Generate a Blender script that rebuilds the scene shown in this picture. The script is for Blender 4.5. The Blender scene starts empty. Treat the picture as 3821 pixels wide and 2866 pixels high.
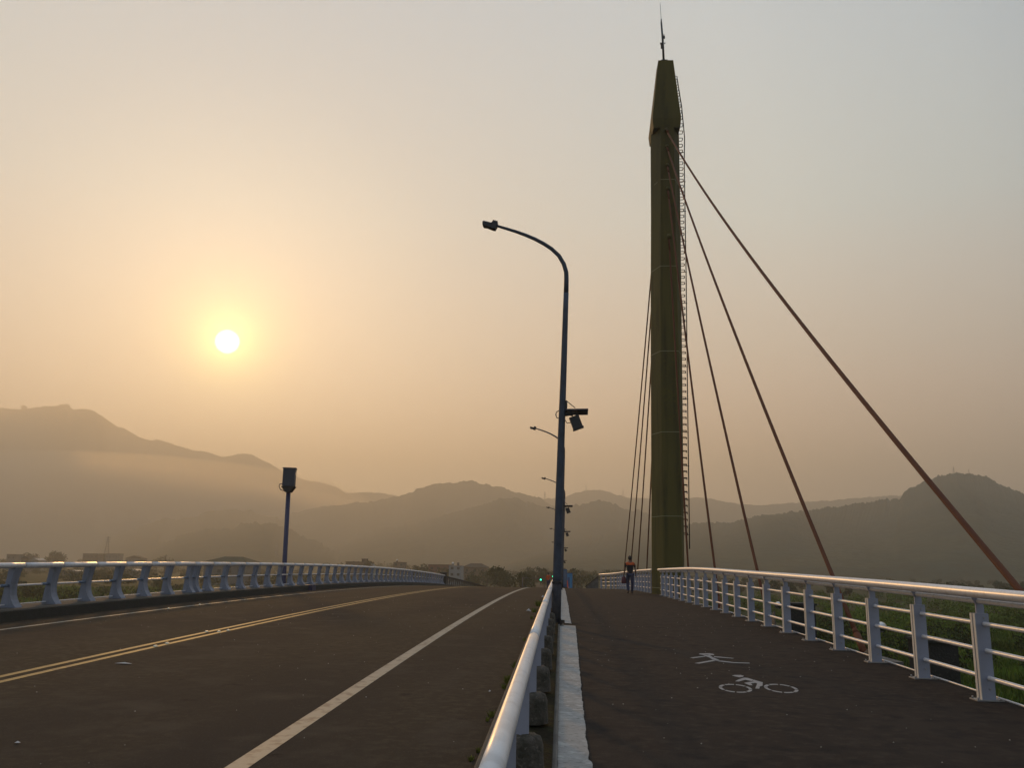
import bpy, math, random
import numpy as np
from mathutils import Vector, Matrix
random.seed(7); rng = np.random.default_rng(7)
S = bpy.context.scene
COL = S.collection

# ------------------------------------------------------------------ camera
PITCH, ROLL, YAW, EYE = math.atan(688/3260), 0.016, math.atan(190/3260), 1.6
cd = bpy.data.cameras.new('camera'); cam = bpy.data.objects.new('camera', cd); COL.objects.link(cam)
cam.matrix_world = (Matrix.Translation((0, 0, EYE)) @ Matrix.Rotation(YAW, 4, 'Z')
                    @ Matrix.Rotation(math.pi/2 + PITCH, 4, 'X') @ Matrix.Rotation(ROLL, 4, 'Z'))
cd.sensor_fit = 'HORIZONTAL'; cd.sensor_width = 36; cd.lens = 36*3260/3821
cd.clip_start = 0.05; cd.clip_end = 20000
S.camera = cam

# ------------------------------------------------------------------ light
SUN = Vector((-0.3633, 0.9012, 0.2363)).normalized()
sl = bpy.data.lights.new('sun', 'SUN'); sl.energy = 3.2; sl.angle = math.radians(4.0); sl.color = (1.0, 0.525, 0.165)
so = bpy.data.objects.new('sun', sl); COL.objects.link(so)
so.rotation_euler = (-SUN).to_track_quat('-Z', 'Y').to_euler()
S.view_settings.view_transform = 'Standard'; S.view_settings.look = 'None'
S.view_settings.exposure = 0.45; S.view_settings.gamma = 1.0
try: S.cycles.volume_step_rate = 1; S.cycles.max_bounces = 6
except Exception: pass

W = bpy.data.worlds.new('World'); S.world = W; W.use_nodes = True
nt = W.node_tree; N = nt.nodes; L = nt.links; N.clear()
def nd(t, **k):
    n = N.new(t)
    for a, b in k.items(): setattr(n, a, b)
    return n
def mth(op, a, b=None, clamp=False):
    n = nd('ShaderNodeMath', operation=op, use_clamp=clamp)
    for i, v in enumerate((a, b)):
        if v is None: continue
        if isinstance(v, (int, float)): n.inputs[i].default_value = v
        else: L.new(v, n.inputs[i])
    return n.outputs[0]
def ramp(fac, stops):
    r = nd('ShaderNodeValToRGB'); e = r.color_ramp.elements
    while len(e) < len(stops): e.new(0.5)
    for el, (p, c) in zip(e, stops): el.position = p; el.color = (*c, 1)
    L.new(fac, r.inputs[0]); return r.outputs[0]
def vscale(col, s):
    n = nd('ShaderNodeVectorMath', operation='SCALE'); L.new(col, n.inputs[0])
    if isinstance(s, (int, float)): n.inputs[3].default_value = s
    else: L.new(s, n.inputs[3])
    return n.outputs[0]
def vadd(a, b):
    n = nd('ShaderNodeVectorMath', operation='ADD'); L.new(a, n.inputs[0]); L.new(b, n.inputs[1]); return n.outputs[0]
def vmul(a, b):
    n = nd('ShaderNodeVectorMath', operation='MULTIPLY'); L.new(a, n.inputs[0]); L.new(b, n.inputs[1]); return n.outputs[0]
tc = nd('ShaderNodeTexCoord'); nrm = nd('ShaderNodeVectorMath', operation='NORMALIZE'); L.new(tc.outputs['Generated'], nrm.inputs[0])
dt = nd('ShaderNodeVectorMath', operation='DOT_PRODUCT'); L.new(nrm.outputs[0], dt.inputs[0]); dt.inputs[1].default_value = SUN
ang = mth('MULTIPLY', mth('ARCCOSINE', mth('MINIMUM', dt.outputs['Value'], 0.999999)), 180/math.pi)   # degrees from the sun
sp = nd('ShaderNodeSeparateXYZ'); L.new(nrm.outputs[0], sp.inputs[0])
base = ramp(mth('MAXIMUM', sp.outputs[2], 0.0), [(0.0, (.76, .37, .21)), (.14, (.68, .375, .235)), (.24, (.47, .375, .275)), (.38, (.355, .405, .365)), (.58, (.30, .35, .365)), (.75, (.60, .66, .70)), (1.0, (.88, .92, .96))])
side = ramp(mth('DIVIDE', ang, 180.0), [(0.0, (.66, .69, .62)), (.09, (.67, .73, .75)), (.20, (1.08, 1.10, 1.08)), (.26, (.96, 1.00, 1.03)), (.31, (.62, .71, .84)), (.40, (.56, .63, .75)), (.6, (.34, .38, .48)), (1.0, (.22, .26, .35))])
def glow(sig, amp, c):
    e = mth('MULTIPLY', mth('POWER', 2.71828, mth('DIVIDE', ang, -sig)), amp)
    n = nd('ShaderNodeRGB'); n.outputs[0].default_value = (*c, 1)
    return vscale(n.outputs[0], e)
skyc = vmul(base, side)
skyc = vadd(skyc, glow(1.3, 3.2, (1, .92, .22)))
skyc = vadd(skyc, glow(3.0, 0.85, (1, .46, .13)))
skyc = vadd(skyc, glow(9.0, 0.10, (1, .45, .13)))
disc = mth('MULTIPLY', mth('SUBTRACT', .78, ang), 4.5, clamp=True)
dc = nd('ShaderNodeRGB'); dc.outputs[0].default_value = (7.0, 6.2, 4.6, 1)
skyc = vadd(skyc, vscale(dc.outputs[0], disc))
bgh = nd('ShaderNodeBackground'); L.new(skyc, bgh.inputs[0]); bgh.inputs[1].default_value = 1.0
nish = nd('ShaderNodeTexSky', sky_type='NISHITA'); nish.sun_disc = False
nish.sun_elevation = math.asin(SUN.z); nish.sun_rotation = math.atan2(SUN.x, SUN.y)
nish.dust_density = 0.6; nish.air_density = 1.0
bgn = nd('ShaderNodeBackground'); L.new(nish.outputs[0], bgn.inputs[0]); bgn.inputs[1].default_value = 0.05
ad = nd('ShaderNodeAddShader'); L.new(bgh.outputs[0], ad.inputs[0]); L.new(bgn.outputs[0], ad.inputs[1])
ow = nd('ShaderNodeOutputWorld'); L.new(ad.outputs[0], ow.inputs[0])

# ------------------------------------------------------------------ helpers
def mat(name, col, rough=.6, metal=0.0, spec=.5, noise=None, bump=None, extra=None):
    """noise = [(scale, second colour, lo, hi, detail)...]; bump = (scale, strength, distance)"""
    m = bpy.data.materials.new(name); m.use_nodes = True; t = m.node_tree; b = t.nodes['Principled BSDF']
    b.inputs['Base Color'].default_value = (*col, 1); b.inputs['Roughness'].default_value = rough
    b.inputs['Metallic'].default_value = metal; b.inputs['Specular IOR Level'].default_value = spec
    tcn = t.nodes.new('ShaderNodeTexCoord'); out = None
    geo = t.nodes.new('ShaderNodeNewGeometry')
    for it in (noise or []):
        sc, c2, lo, hi, det = it[:5]; stretch = it[5] if len(it) > 5 else None
        nz = t.nodes.new('ShaderNodeTexNoise'); nz.inputs['Scale'].default_value = sc; nz.inputs['Detail'].default_value = det
        if stretch:
            mp = t.nodes.new('ShaderNodeMapping'); mp.inputs['Scale'].default_value = stretch
            t.links.new(geo.outputs['Position'], mp.inputs[0]); t.links.new(mp.outputs[0], nz.inputs['Vector'])
        else: t.links.new(geo.outputs['Position'], nz.inputs['Vector'])
        mr = t.nodes.new('ShaderNodeMapRange'); mr.inputs[1].default_value = lo; mr.inputs[2].default_value = hi
        t.links.new(nz.outputs[0], mr.inputs[0])
        mx = t.nodes.new('ShaderNodeMix'); mx.data_type = 'RGBA'
        t.links.new(mr.outputs[0], mx.inputs[0])
        if out is None: mx.inputs[6].default_value = (*col, 1)
        else: t.links.new(out, mx.inputs[6])
        mx.inputs[7].default_value = (*c2, 1); out = mx.outputs[2]
    if out: t.links.new(out, b.inputs['Base Color'])
    if bump:
        nz = t.nodes.new('ShaderNodeTexNoise'); nz.inputs['Scale'].default_value = bump[0]; nz.inputs['Detail'].default_value = 4
        t.links.new(geo.outputs['Position'], nz.inputs['Vector'])
        bp = t.nodes.new('ShaderNodeBump'); bp.inputs['Strength'].default_value = bump[1]; bp.inputs['Distance'].default_value = bump[2]
        t.links.new(nz.outputs[0], bp.inputs['Height']); t.links.new(bp.outputs[0], b.inputs['Normal'])
    return m
def emis(name, col, s):
    m = mat(name, col); b = m.node_tree.nodes['Principled BSDF']
    b.inputs['Emission Color'].default_value = (*col, 1); b.inputs['Emission Strength'].default_value = s
    return m

class MB:
    def __init__(s): s.v = []; s.f = []; s.sm = []; s.mi = []
    def add(s, vs, fs, smooth=False, mi=0):
        o = len(s.v); s.v += [tuple(p) for p in vs]; s.f += [tuple(i+o for i in q) for q in fs]
        s.sm += [smooth]*len(fs); s.mi += [mi]*len(fs); return s
    def box(s, c, d, rz=0, M=None, mi=0, taper=1.0):
        x, y, z = (k/2 for k in d); vs = []
        for i in range(8):
            sx, sy, sz = (1 if i & 1 else -1), (1 if i & 2 else -1), (1 if i & 4 else -1)
            k = taper if sz > 0 else 1.0
            p = Vector((sx*x*k, sy*y*k, sz*z))
            if M is not None: p = M @ p
            elif rz: p = Matrix.Rotation(rz, 3, 'Z') @ p
            vs.append(p + Vector(c))
        return s.add(vs, [(0, 2, 3, 1), (4, 5, 7, 6), (0, 1, 5, 4), (2, 6, 7, 3), (0, 4, 6, 2), (1, 3, 7, 5)], mi=mi)
    def tube(s, pts, r, n=10, cap=True, mi=0, smooth=True):
        pts = [Vector(p) for p in pts]; rs = r if isinstance(r, (list, tuple)) else [r]*len(pts)
        vs = []; fs = []; up = None
        for i, p in enumerate(pts):
            t = ((pts[min(i+1, len(pts)-1)] - pts[max(i-1, 0)])).normalized()
            if up is None:
                up = Vector((0, 0, 1)) if abs(t.z) < .9 else Vector((0, 1, 0))
            a = t.cross(up).normalized(); b = a.cross(t).normalized(); up = b
            for k in range(n):
                w = 2*math.pi*k/n; vs.append(p + (a*math.cos(w) + b*math.sin(w))*rs[i])
        for i in range(len(pts)-1):
            for k in range(n):
                k2 = (k+1) % n; fs.append((i*n+k, i*n+k2, (i+1)*n+k2, (i+1)*n+k))
        s.add(vs, fs, smooth, mi)
        if cap:
            o = len(s.v) - len(vs)
            s.f += [tuple(o+k for k in reversed(range(n))), tuple(o+(len(pts)-1)*n+k for k in range(n))]; s.sm += [False]*2; s.mi += [mi]*2
        return s
    def prism(s, poly, axis, a, b, mi=0, smooth=False):
        """poly in the plane perpendicular to axis: 'y' -> (x,z), 'z' -> (x,y), 'x' -> (y,z)"""
        def P(u, v, w): return {'y': (u, w, v), 'z': (u, v, w), 'x': (w, u, v)}[axis]
        n = len(poly); vs = [P(u, v, a) for u, v in poly] + [P(u, v, b) for u, v in poly]
        fs = [(k, (k+1) % n, n+(k+1) % n, n+k) for k in range(n)]
        s.add(vs, fs, smooth, mi); o = len(s.v)-2*n
        s.f += [tuple(o+k for k in reversed(range(n))), tuple(o+n+k for k in range(n))]; s.sm += [False]*2; s.mi += [mi]*2
        return s
    def lathe(s, prof, c=(0, 0, 0), n=20, mi=0):
        vs = []; fs = []
        for r, z in prof:
            for k in range(n):
                w = 2*math.pi*k/n; vs.append((c[0]+r*math.cos(w), c[1]+r*math.sin(w), c[2]+z))
        for i in range(len(prof)-1):
            for k in range(n):
                k2 = (k+1) % n; fs.append((i*n+k, i*n+k2, (i+1)*n+k2, (i+1)*n+k))
        return s.add(vs, fs, True, mi)
    def ball(s, c, r, n=14, sz=1.0):
        return s.lathe([(max(r*math.sin(math.pi*i/8), 1e-4), -r*sz*math.cos(math.pi*i/8)) for i in range(9)], c, n)
    def sweep(s, sect, ys, zf, xf=None, mi=0, smooth=False, closed=True):
        """sect = [(x, dz)] swept along y, following the height zf(y)"""
        n = len(sect); vs = []; fs = []
        for y in ys:
            ox = xf(y) if xf else 0.0
            for x, z in sect: vs.append((x+ox, y, z+zf(y)))
        m = n if closed else n-1
        for i in range(len(ys)-1):
            for k in range(m):
                k2 = (k+1) % n; fs.append((i*n+k, i*n+k2, (i+1)*n+k2, (i+1)*n+k))
        s.add(vs, fs, smooth, mi)
        if closed:
            o = len(s.v)-len(vs); s.f += [tuple(o+k for k in range(n)), tuple(o+(len(ys)-1)*n+k for k in reversed(range(n)))]
            s.sm += [False]*2; s.mi += [mi]*2
        return s
    def mesh(s, name, mats, org=(0, 0, 0)):
        me = bpy.data.meshes.new(name)
        me.from_pydata([(a-org[0], b-org[1], c-org[2]) for a, b, c in s.v], [], s.f)
        me.polygons.foreach_set('use_smooth', s.sm)
        for m in (mats if isinstance(mats, (list, tuple)) else [mats]): me.materials.append(m)
        if any(s.mi): me.polygons.foreach_set('material_index', s.mi)
        import bmesh
        b = bmesh.new(); b.from_mesh(me); bmesh.ops.recalc_face_normals(b, faces=b.faces); b.to_mesh(me); b.free()
        me.update(); return me
    def build(s, name, mats, parent=None, org=(0, 0, 0), loc=(0, 0, 0)):
        return link(name, s.mesh(name, mats, org), parent, loc)
def link(name, me, parent=None, loc=(0, 0, 0)):
    o = bpy.data.objects.new(name, me); COL.objects.link(o); o.location = loc
    if parent is not None: o.parent = parent
    return o
def tag(o, label, cat, group=None, kind=None):
    if label: o['label'] = label
    if cat: o['category'] = cat
    if group: o['group'] = group
    if kind: o['kind'] = kind
    return o
def thing(name, label, cat, loc=(0, 0, 0), rz=0, group=None):
    o = bpy.data.objects.new(name, None); COL.objects.link(o); o.location = loc; o.rotation_euler = (0, 0, rz)
    o.empty_display_size = .3
    return tag(o, label, cat, group)
def copy_tree(o, parent=None, loc=None, label=None):
    c = o.copy(); COL.objects.link(c)
    if parent is not None: c.parent = parent
    if loc is not None: c.location = loc
    if label: c['label'] = label
    for ch in [k for k in bpy.data.objects if k.parent is o]: copy_tree(ch, c)
    return c
def struct(o): o['kind'] = 'structure'; return o
def quads_mesh(name, V, F, m):
    me = bpy.data.meshes.new(name); me.vertices.add(len(V)); me.vertices.foreach_set('co', np.asarray(V, float).ravel())
    k = F.shape[1]; me.loops.add(F.size); me.loops.foreach_set('vertex_index', F.ravel().astype(np.int32))
    me.polygons.add(len(F)); me.polygons.foreach_set('loop_start', (np.arange(len(F))*k).astype(np.int32))
    me.polygons.foreach_set('loop_total', np.full(len(F), k, np.int32)); me.update(calc_edges=True); me.materials.append(m); return me

# camera-model helpers used only to place real geometry at its own distance
f_, cx_, cy_ = 3260., 1910.5, 1433.
CM = cam.matrix_world.to_3x3()
def ray(x, y): return CM @ Vector(((x-cx_)/f_, -(y-cy_)/f_, -1))
def at(x, y, Y): r = ray(x, y); return Vector((0, 0, EYE)) + r*(Y/r.y)
def zr(d):                                            # deck height: rises, crests near 40 m, falls to the plain
    if d < 105: return .0232*d - d*d/3334
    z = .0232*105 - 105*105/3334 - .0398*(d-105)
    return max(z, -5.95)
def gnd(x, y):
    r = ray(x, y); Y = 3.0
    while Y < 75:
        if EYE + r.z*Y/r.y <= zr(Y): break
        Y += .01
    return (r.x*Y/r.y, Y)
def rngf(a, b, st): return list(np.arange(a, b+1e-6, st))
GZ = -6.0

# ------------------------------------------------------------------ materials
M_asph = mat('asphalt', (.044, .034, .024), 1.0, spec=.04, noise=[(9, (.064, .050, .034), .46, .68, 6), (.35, (.034, .028, .023), .42, .66, 3, (1, .22, 1)), (1.6, (.056, .045, .034), .52, .75, 4), (2.2, (.024, .020, .017), .66, .74, 5), (60, (.085, .072, .055), .62, .80, 2)], bump=(70, .35, .01))
M_path = mat('path_asphalt', (.030, .024, .020), .95, spec=.05, noise=[(9, (.044, .035, .028), .48, .68, 6), (.8, (.036, .029, .024), .45, .7, 5), (4, (.020, .018, .017), .5, .7, 4), (55, (.062, .052, .046), .66, .82, 2)], bump=(60, .4, .012))
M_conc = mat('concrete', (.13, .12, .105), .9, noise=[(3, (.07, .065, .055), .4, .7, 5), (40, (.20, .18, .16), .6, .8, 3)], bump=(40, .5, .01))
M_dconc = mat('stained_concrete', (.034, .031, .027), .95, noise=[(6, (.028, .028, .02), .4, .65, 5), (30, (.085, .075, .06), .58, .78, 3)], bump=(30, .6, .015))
M_footing = mat('cast_footing', (.075, .064, .05), .95, noise=[(14, (.04, .036, .024), .42, .62, 6), (45, (.14, .12, .10), .58, .75, 3)], bump=(40, .9, .02))
M_joint = mat('joint_filler', (.010, .009, .008), 1.0, spec=0)
M_kerb = mat('kerb_concrete', (.060, .055, .047), .95, noise=[(5, (.035, .032, .026), .45, .68, 5), (35, (.10, .09, .08), .6, .78, 3)], bump=(30, .5, .01))
M_soil = mat('mossy_soil', (.020, .017, .011), 1.0, spec=.05, noise=[(9, (.030, .032, .012), .48, .68, 5), (50, (.05, .042, .03), .6, .76, 3)], bump=(35, 1.0, .03))
M_strip = mat('pale_cement', (.28, .28, .265), .9, noise=[(2.5, (.22, .215, .20), .42, .68, 5, (1, 2.5, 1)), (28, (.07, .065, .06), .58, .68, 5, (.6, 2.2, 1)), (9, (.42, .42, .40), .55, .75, 4)], bump=(25, .25, .004))
M_white = mat('worn_white_paint', (.20, .19, .15), .7, noise=[(7, (.10, .09, .072), .52, .66, 7), (60, (.10, .09, .08), .66, .74, 3)])
M_sym = mat('symbol_paint', (.23, .225, .22), .75, noise=[(25, (.12, .11, .10), .58, .7, 5)])
M_yel = mat('yellow_paint', (.235, .15, .036), .7, noise=[(7, (.10, .07, .03), .53, .67, 7), (60, (.12, .09, .05), .66, .76, 3)])
M_rail = mat('white_tube', (.62, .61, .62), .36, spec=.6, noise=[(14, (.50, .47, .44), .5, .8, 5), (120, (.40, .38, .36), .6, .8, 2)], bump=(90, .08, .002))
M_tube = mat('white_guard_tube', (.64, .62, .60), .40, spec=.6, noise=[(5, (.50, .47, .44), .5, .75, 5), (150, (.38, .36, .34), .62, .8, 2)], bump=(110, .12, .002))
M_plate = mat('pale_blue_paint', (.26, .275, .34), .6, noise=[(12, (.24, .26, .31), .5, .75, 5)])
M_post = mat('lilac_grey_paint', (.20, .22, .275), .7, noise=[(5, (.15, .165, .20), .45, .7, 5, (1, 1, .35)), (30, (.11, .09, .07), .66, .78, 4, (1, 1, .4))])
M_edge = mat('sky_lit_edge', (.56, .53, .48), .6)  # post plate edges: the warm sky light on them is put into this colour
M_steel = mat('blue_steel', (.11, .16, .24), .45, metal=.3)
M_pole = mat('blue_grey_pole', (.056, .068, .092), .6, spec=.25, noise=[(4, (.042, .050, .066), .45, .7, 4)])
M_sleeve = mat('dull_sleeve_grey', (.052, .052, .058), .8, spec=.2, noise=[(7, (.03, .032, .04), .4, .7, 4)])
M_polec = mat('dark_pole', (.035, .04, .055), .55)
M_purp = mat('dark_blue_post', (.030, .030, .07), .55)
M_black = mat('black_metal', (.015, .016, .018), .5)
M_ladder = mat('ladder_black', (.010, .010, .010), .9, spec=.05)
M_panel = mat('solar_cell', (.012, .016, .035), .25)
M_tow = mat('olive_tower_paint', (.105, .088, .025), .75, spec=.2, noise=[(.5, (.072, .062, .021), .4, .7, 5, (1, 1, .3)), (3.0, (.055, .046, .018), .5, .72, 5, (1, 1, .08)), (5, (.095, .080, .018), .55, .8, 4)], bump=(3, .1, .02))
M_seam = mat('weld_seam', (.26, .24, .13), .7)
M_cab = mat('rust_red_cable', (.115, .045, .024), .75, spec=.1, noise=[(1.2, (.10, .038, .022), .45, .7, 3)])
M_chrome = mat('polished_steel', (.5, .48, .45), .18, metal=1.0)
M_foot = mat('galvanised', (.30, .29, .28), .5, metal=.4)
M_grass = mat('grass_ground', (.016, .026, .006), .95, spec=.1, noise=[(.012, (.028, .036, .008), .4, .65, 5), (.045, (.010, .016, .005), .48, .62, 5), (.3, (.030, .038, .010), .5, .75, 5), (2.5, (.016, .022, .006), .45, .7, 4)], bump=(1.2, 1.0, .5))
M_leaf = mat('foliage', (.036, .050, .014), .8, spec=.1, noise=[(.25, (.020, .030, .010), .4, .65, 3), (1.5, (.060, .072, .022), .5, .75, 3)])
M_leafd = mat('dark_foliage', (.018, .034, .007), .85, spec=.1, noise=[(.3, (.028, .036, .010), .45, .7, 3)])
M_bladeg = mat('bright_grass', (.095, .155, .014), .8, spec=.1, noise=[(.08, (.035, .060, .006), .4, .65, 3), (.8, (.11, .13, .018), .5, .75, 3)])
M_weed = mat('weed', (.17, .18, .03), .8, spec=.1, noise=[(8, (.05, .06, .015), .4, .7, 3)])
M_bark = mat('bark', (.045, .035, .028), .9)
M_hill = mat('forested_hill', (.017, .034, .025), 1.0, spec=0, noise=[(.012, (.045, .050, .028), .42, .62, 8), (.05, (.018, .022, .012), .45, .65, 5)], bump=(.05, .6, 8))
M_skin = mat('skin', (.13, .07, .048), .6)
M_hair = mat('black_hair', (.012, .010, .009), .6)
M_orange = mat('orange_cloth', (.52, .10, .025), .85)
M_navy = mat('black_cloth', (.012, .013, .018), .9)
M_jean = mat('blue_denim', (.028, .036, .075), .9)
M_bag = mat('maroon_cloth', (.09, .02, .03), .8)
M_rubber = mat('shoe_rubber', (.03, .02, .02), .8)

# ------------------------------------------------------------------ setting: ground, deck, road, path
def grid_sheet(name, xs, ys, zf, m):
    X, Y = np.meshgrid(xs, ys); Z = np.vectorize(zf)(X, Y); V = np.stack([X, Y, Z], -1).reshape(-1, 3)
    nx, ny = len(xs), len(ys); i = np.arange(ny-1)[:, None]*nx + np.arange(nx-1)[None]; i = i.ravel()
    F = np.stack([i, i+1, i+1+nx, i+nx], 1); me = quads_mesh(name, V, F, m); me.polygons.foreach_set('use_smooth', [True]*len(F))
    return struct(link(name, me))
gx = [-6400, -4000, -2500, -1500, -900, -600] + rngf(-400, 400, 20) + [600, 900, 1500, 2500, 4000, 5400]
gy = rngf(-280, 400, 20) + [500, 650, 900, 1300, 2000, 3000, 4500, 6000, 7600]
def gzf(x, y):
    k = min(1, max(0, (abs(x+3.5)-9)/60))
    return GZ + (.9*math.sin(x*.021+1)*math.sin(y*.017) - .6)*k*(1 if abs(x) < 700 and y < 800 else 0)
grid_sheet('ground', gx, gy, gzf, M_grass)

YS = rngf(-30, 108, 2) + rngf(112, 236, 6)
struct(MB().sweep([(-12.75, -.03), (5.08, -.03), (5.08, -.45), (4.2, -1.3), (-11.6, -1.3), (-12.75, -.45)], YS, zr).build('bridge_deck', M_conc))
YR = YS + [300, 450, 700, 1100]
struct(MB().sweep([(-11.60, 0), (-.60, 0)], YR, zr, closed=False).build('road', M_asph))
struct(MB().sweep([(-.06, 0), (5.08, 0)], YR[:YR.index(700)], zr, closed=False).build('footpath', M_path))
# median kerb between the road and the path
struct(MB().sweep([(-.60, -.03), (-.60, .10), (-.58, .12), (-.50, .12), (-.50, -.03)], YS, zr).build('median_kerb', M_kerb))
struct(MB().sweep([(-.50, -.03), (-.50, .095), (-.075, .085), (-.06, .08), (-.06, -.03)], YS, zr).build('median_soil', M_soil))
struct(MB().sweep([(-.06, -.02), (-.06, .045), (-.035, .05), (-.02, .045), (-.02, -.02)], rngf(-2, 60, 1), zr).build('kerb_edge', M_conc))
# outer kerb the left railing stands on
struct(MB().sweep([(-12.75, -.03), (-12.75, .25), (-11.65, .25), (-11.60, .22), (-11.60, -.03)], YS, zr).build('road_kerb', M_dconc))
# ragged pale cement strip beside the kerb
def ragged():
    b = MB(); ys = rngf(1, 62, .05); L_, R_ = [], []
    e = 0
    for y in ys:
        e = .6*e + random.gauss(0, .003)
        r = .225 + .10*max(0, min(1, (y-9)/11)) if y < 20.9 else .235 + .006*math.sin(y*.7)
        if 6 < y < 7.2: r += .015
        l = -.02
        if 20.3 < y < 22: l = .09
        if 20.35 < y < 20.95: continue
        L_.append((l + random.gauss(0, .002), y)); R_.append((r+e, y))
    for i in range(len(L_)-1):
        if L_[i+1][1]-L_[i][1] > .3: continue
        (x0, y0), (x1, y1) = L_[i], L_[i+1]; (u0, _), (u1, _) = R_[i], R_[i+1]
        b.add([(x0, y0, zr(y0)+.022), (u0, y0, zr(y0)+.014), (u1, y1, zr(y1)+.014), (x1, y1, zr(y1)+.022),
               (u0, y0, zr(y0)-.01), (u1, y1, zr(y1)-.01)], [(0, 1, 2, 3), (1, 4, 5, 2)])
    return b
struct(ragged().build('cement_strip', M_strip))
# thin joints and cracks across the path
jb = MB()
for y, x0, x1 in ((21.2, .3, 4.9), (33.5, .3, 4.7)):
    ph = random.random()*6
    for i in range(24):
        a = x0+(x1-x0)*i/24; b_ = x0+(x1-x0)*(i+1)/24
        ya, yb = y+.03*math.sin(a*4+ph)-.02*a, y+.03*math.sin(b_*4+ph)-.02*b_
        jb.add([(a, ya, zr(ya)+.003), (b_, yb, zr(yb)+.003), (b_, yb+.022, zr(yb)+.003), (a, ya+.022, zr(ya)+.003)], [(0, 1, 2, 3)])
struct(jb.build('path_joints', M_joint))
# painted lines
def line(name, x0, x1, m, y0=-20, y1=230, w=.0):
    ys = rngf(y0, 108, 1.5)+rngf(112, y1, 6)
    return struct(MB().sweep([(x0, .004), (x1, .004)], ys, zr, closed=False).build(name, m))
line('lane_line', -2.44, -2.27, M_white)
line('centre_line', -6.57, -6.46, M_yel); line('centre_line', -6.83, -6.72, M_yel)
line('edge_line', -10.66, -10.54, M_white)

# ------------------------------------------------------------------ symbols on the path
def zc(p): return gnd(2500+p[0]/4.022, 2380+p[1]/4.022)
def flat(polys):
    b = MB()
    for pl in polys:
        pts = [(x, y, zr(y)+.005) for x, y in pl]; b.add(pts, [tuple(range(len(pts)))])
    return b
ped = [[(435, 258), (445, 246), (590, 243), (640, 250), (668, 260), (655, 270), (600, 270), (560, 262), (500, 266)],
       [(500, 269), (600, 273), (640, 300), (720, 335), (750, 350), (700, 354), (640, 338), (590, 305), (530, 285)],
       [(298, 308), (520, 282), (535, 292), (350, 318)], [(655, 286), (965, 316), (940, 322), (665, 302)],
       [(368, 392), (640, 344), (685, 356), (440, 398)], [(705, 357), (780, 354), (960, 378), (1195, 385), (1195, 396), (960, 390), (740, 366)]]
tag(flat([[zc(p) for p in pl] for pl in ped]).build('pedestrian_symbol', M_sym), 'white painted walking figure symbol on the dark footpath', 'path marking')
bike = [[(930, 580), (965, 570), (1060, 570), (1112, 582), (1090, 600), (1040, 605), (980, 592)],
        [(978, 665), (1020, 640), (1110, 610), (1160, 612), (1250, 640), (1235, 664), (1130, 642), (1035, 668)],
        [(1254, 641), (1392, 680), (1388, 735), (1350, 740), (1340, 778), (1280, 772), (1310, 700), (1240, 665)],
        [(1112, 690), (1170, 678), (1236, 668), (1290, 690), (1215, 695), (1240, 725), (1190, 722)]]
polys = [[zc(p) for p in pl] for pl in bike]
for c0, c1, rx, ry, sh in ((2.10, 11.18, .185, .34, .06), (2.66, 11.26, .185, .36, .06)):
    for k in range(8):
        a0 = 2*math.pi*k/8+.06; a1 = 2*math.pi*(k+1)/8-.06
        o_, i_ = [], []
        for j in range(6):
            a = a0+(a1-a0)*j/5
            o_.append((c0+rx*math.cos(a)+sh*math.sin(a), c1+ry*math.sin(a)-.08*math.cos(a)))
            i_.append((c0+.80*(rx*math.cos(a)+sh*math.sin(a)), c1+.80*(ry*math.sin(a)-.08*math.cos(a))))
        polys.append(o_+i_[::-1])
tag(flat(polys).build('bicycle_symbol', M_sym), 'white painted cyclist symbol with two segmented wheels on the dark footpath', 'path marking')

# ------------------------------------------------------------------ left railing
def left_rail():
    x0 = -12.1
    t = thing('bridge_railing', 'long white road railing with curved lilac posts on the dark left kerb', 'railing', (x0, 15, zr(15)+.25))
    org = tuple(t.location); K = .25
    ys = rngf(14.4, 91.4, .8)
    circ = lambda cx, cz, r, n=14: [(cx+r*math.cos(2*math.pi*k/n), cz+r*math.sin(2*math.pi*k/n)) for k in range(n)]
    # top tube in butted lengths with dark joint gaps
    b = MB(); seg = 1.55; y = 14.7
    while y < 91.2:
        b.sweep(circ(x0+.09, K+.905, .064), [y+.012, y+seg*.33, y+seg*.66, y+seg-.012], zr, smooth=True); y += seg
    b.build('top_rail', M_rail, t, org)
    MB().sweep(circ(x0+.09, K+.905, .056, 8), rngf(14.7, 91.2, .9), zr).build('rail_core', M_black, t, org)
    MB().sweep(circ(x0+.03, K+.47, .023, 8), ys, zr, smooth=True).build('middle_rail', M_rail, t, org)
    MB().sweep(circ(x0+.0, K+.06, .014, 6), ys, zr, smooth=True).build('lower_rail', M_rail, t, org)
    prof = [(.25, .0), (.235, .03), (.18, .09), (.13, .17), (.095, .27), (.078, .38), (.08, .50), (.095, .62), (.12, .74), (.155, .855),
            (.0, .855), (-.03, .62), (-.055, .40), (-.08, .18), (-.10, .0)]
    me = MB().prism(prof, 'y', -.13, .13).mesh('post', M_post)
    sl_ = MB().tube([(.03, -.42, .47), (.03, -.131, .47)], .033, 10).mesh('rail_sleeve', M_steel)
    pos = [19.1+1.56*k for k in range(-2, 47)] + [29.0, 50.35, 71.8]
    for y in pos:
        sl = (zr(y+.1)-zr(y-.1))/.2
        p = link('post', me, t, (x0-org[0], y-org[1], zr(y)+K-org[2]))
        s_ = link('rail_sleeve', sl_, p)
left_rail()

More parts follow.
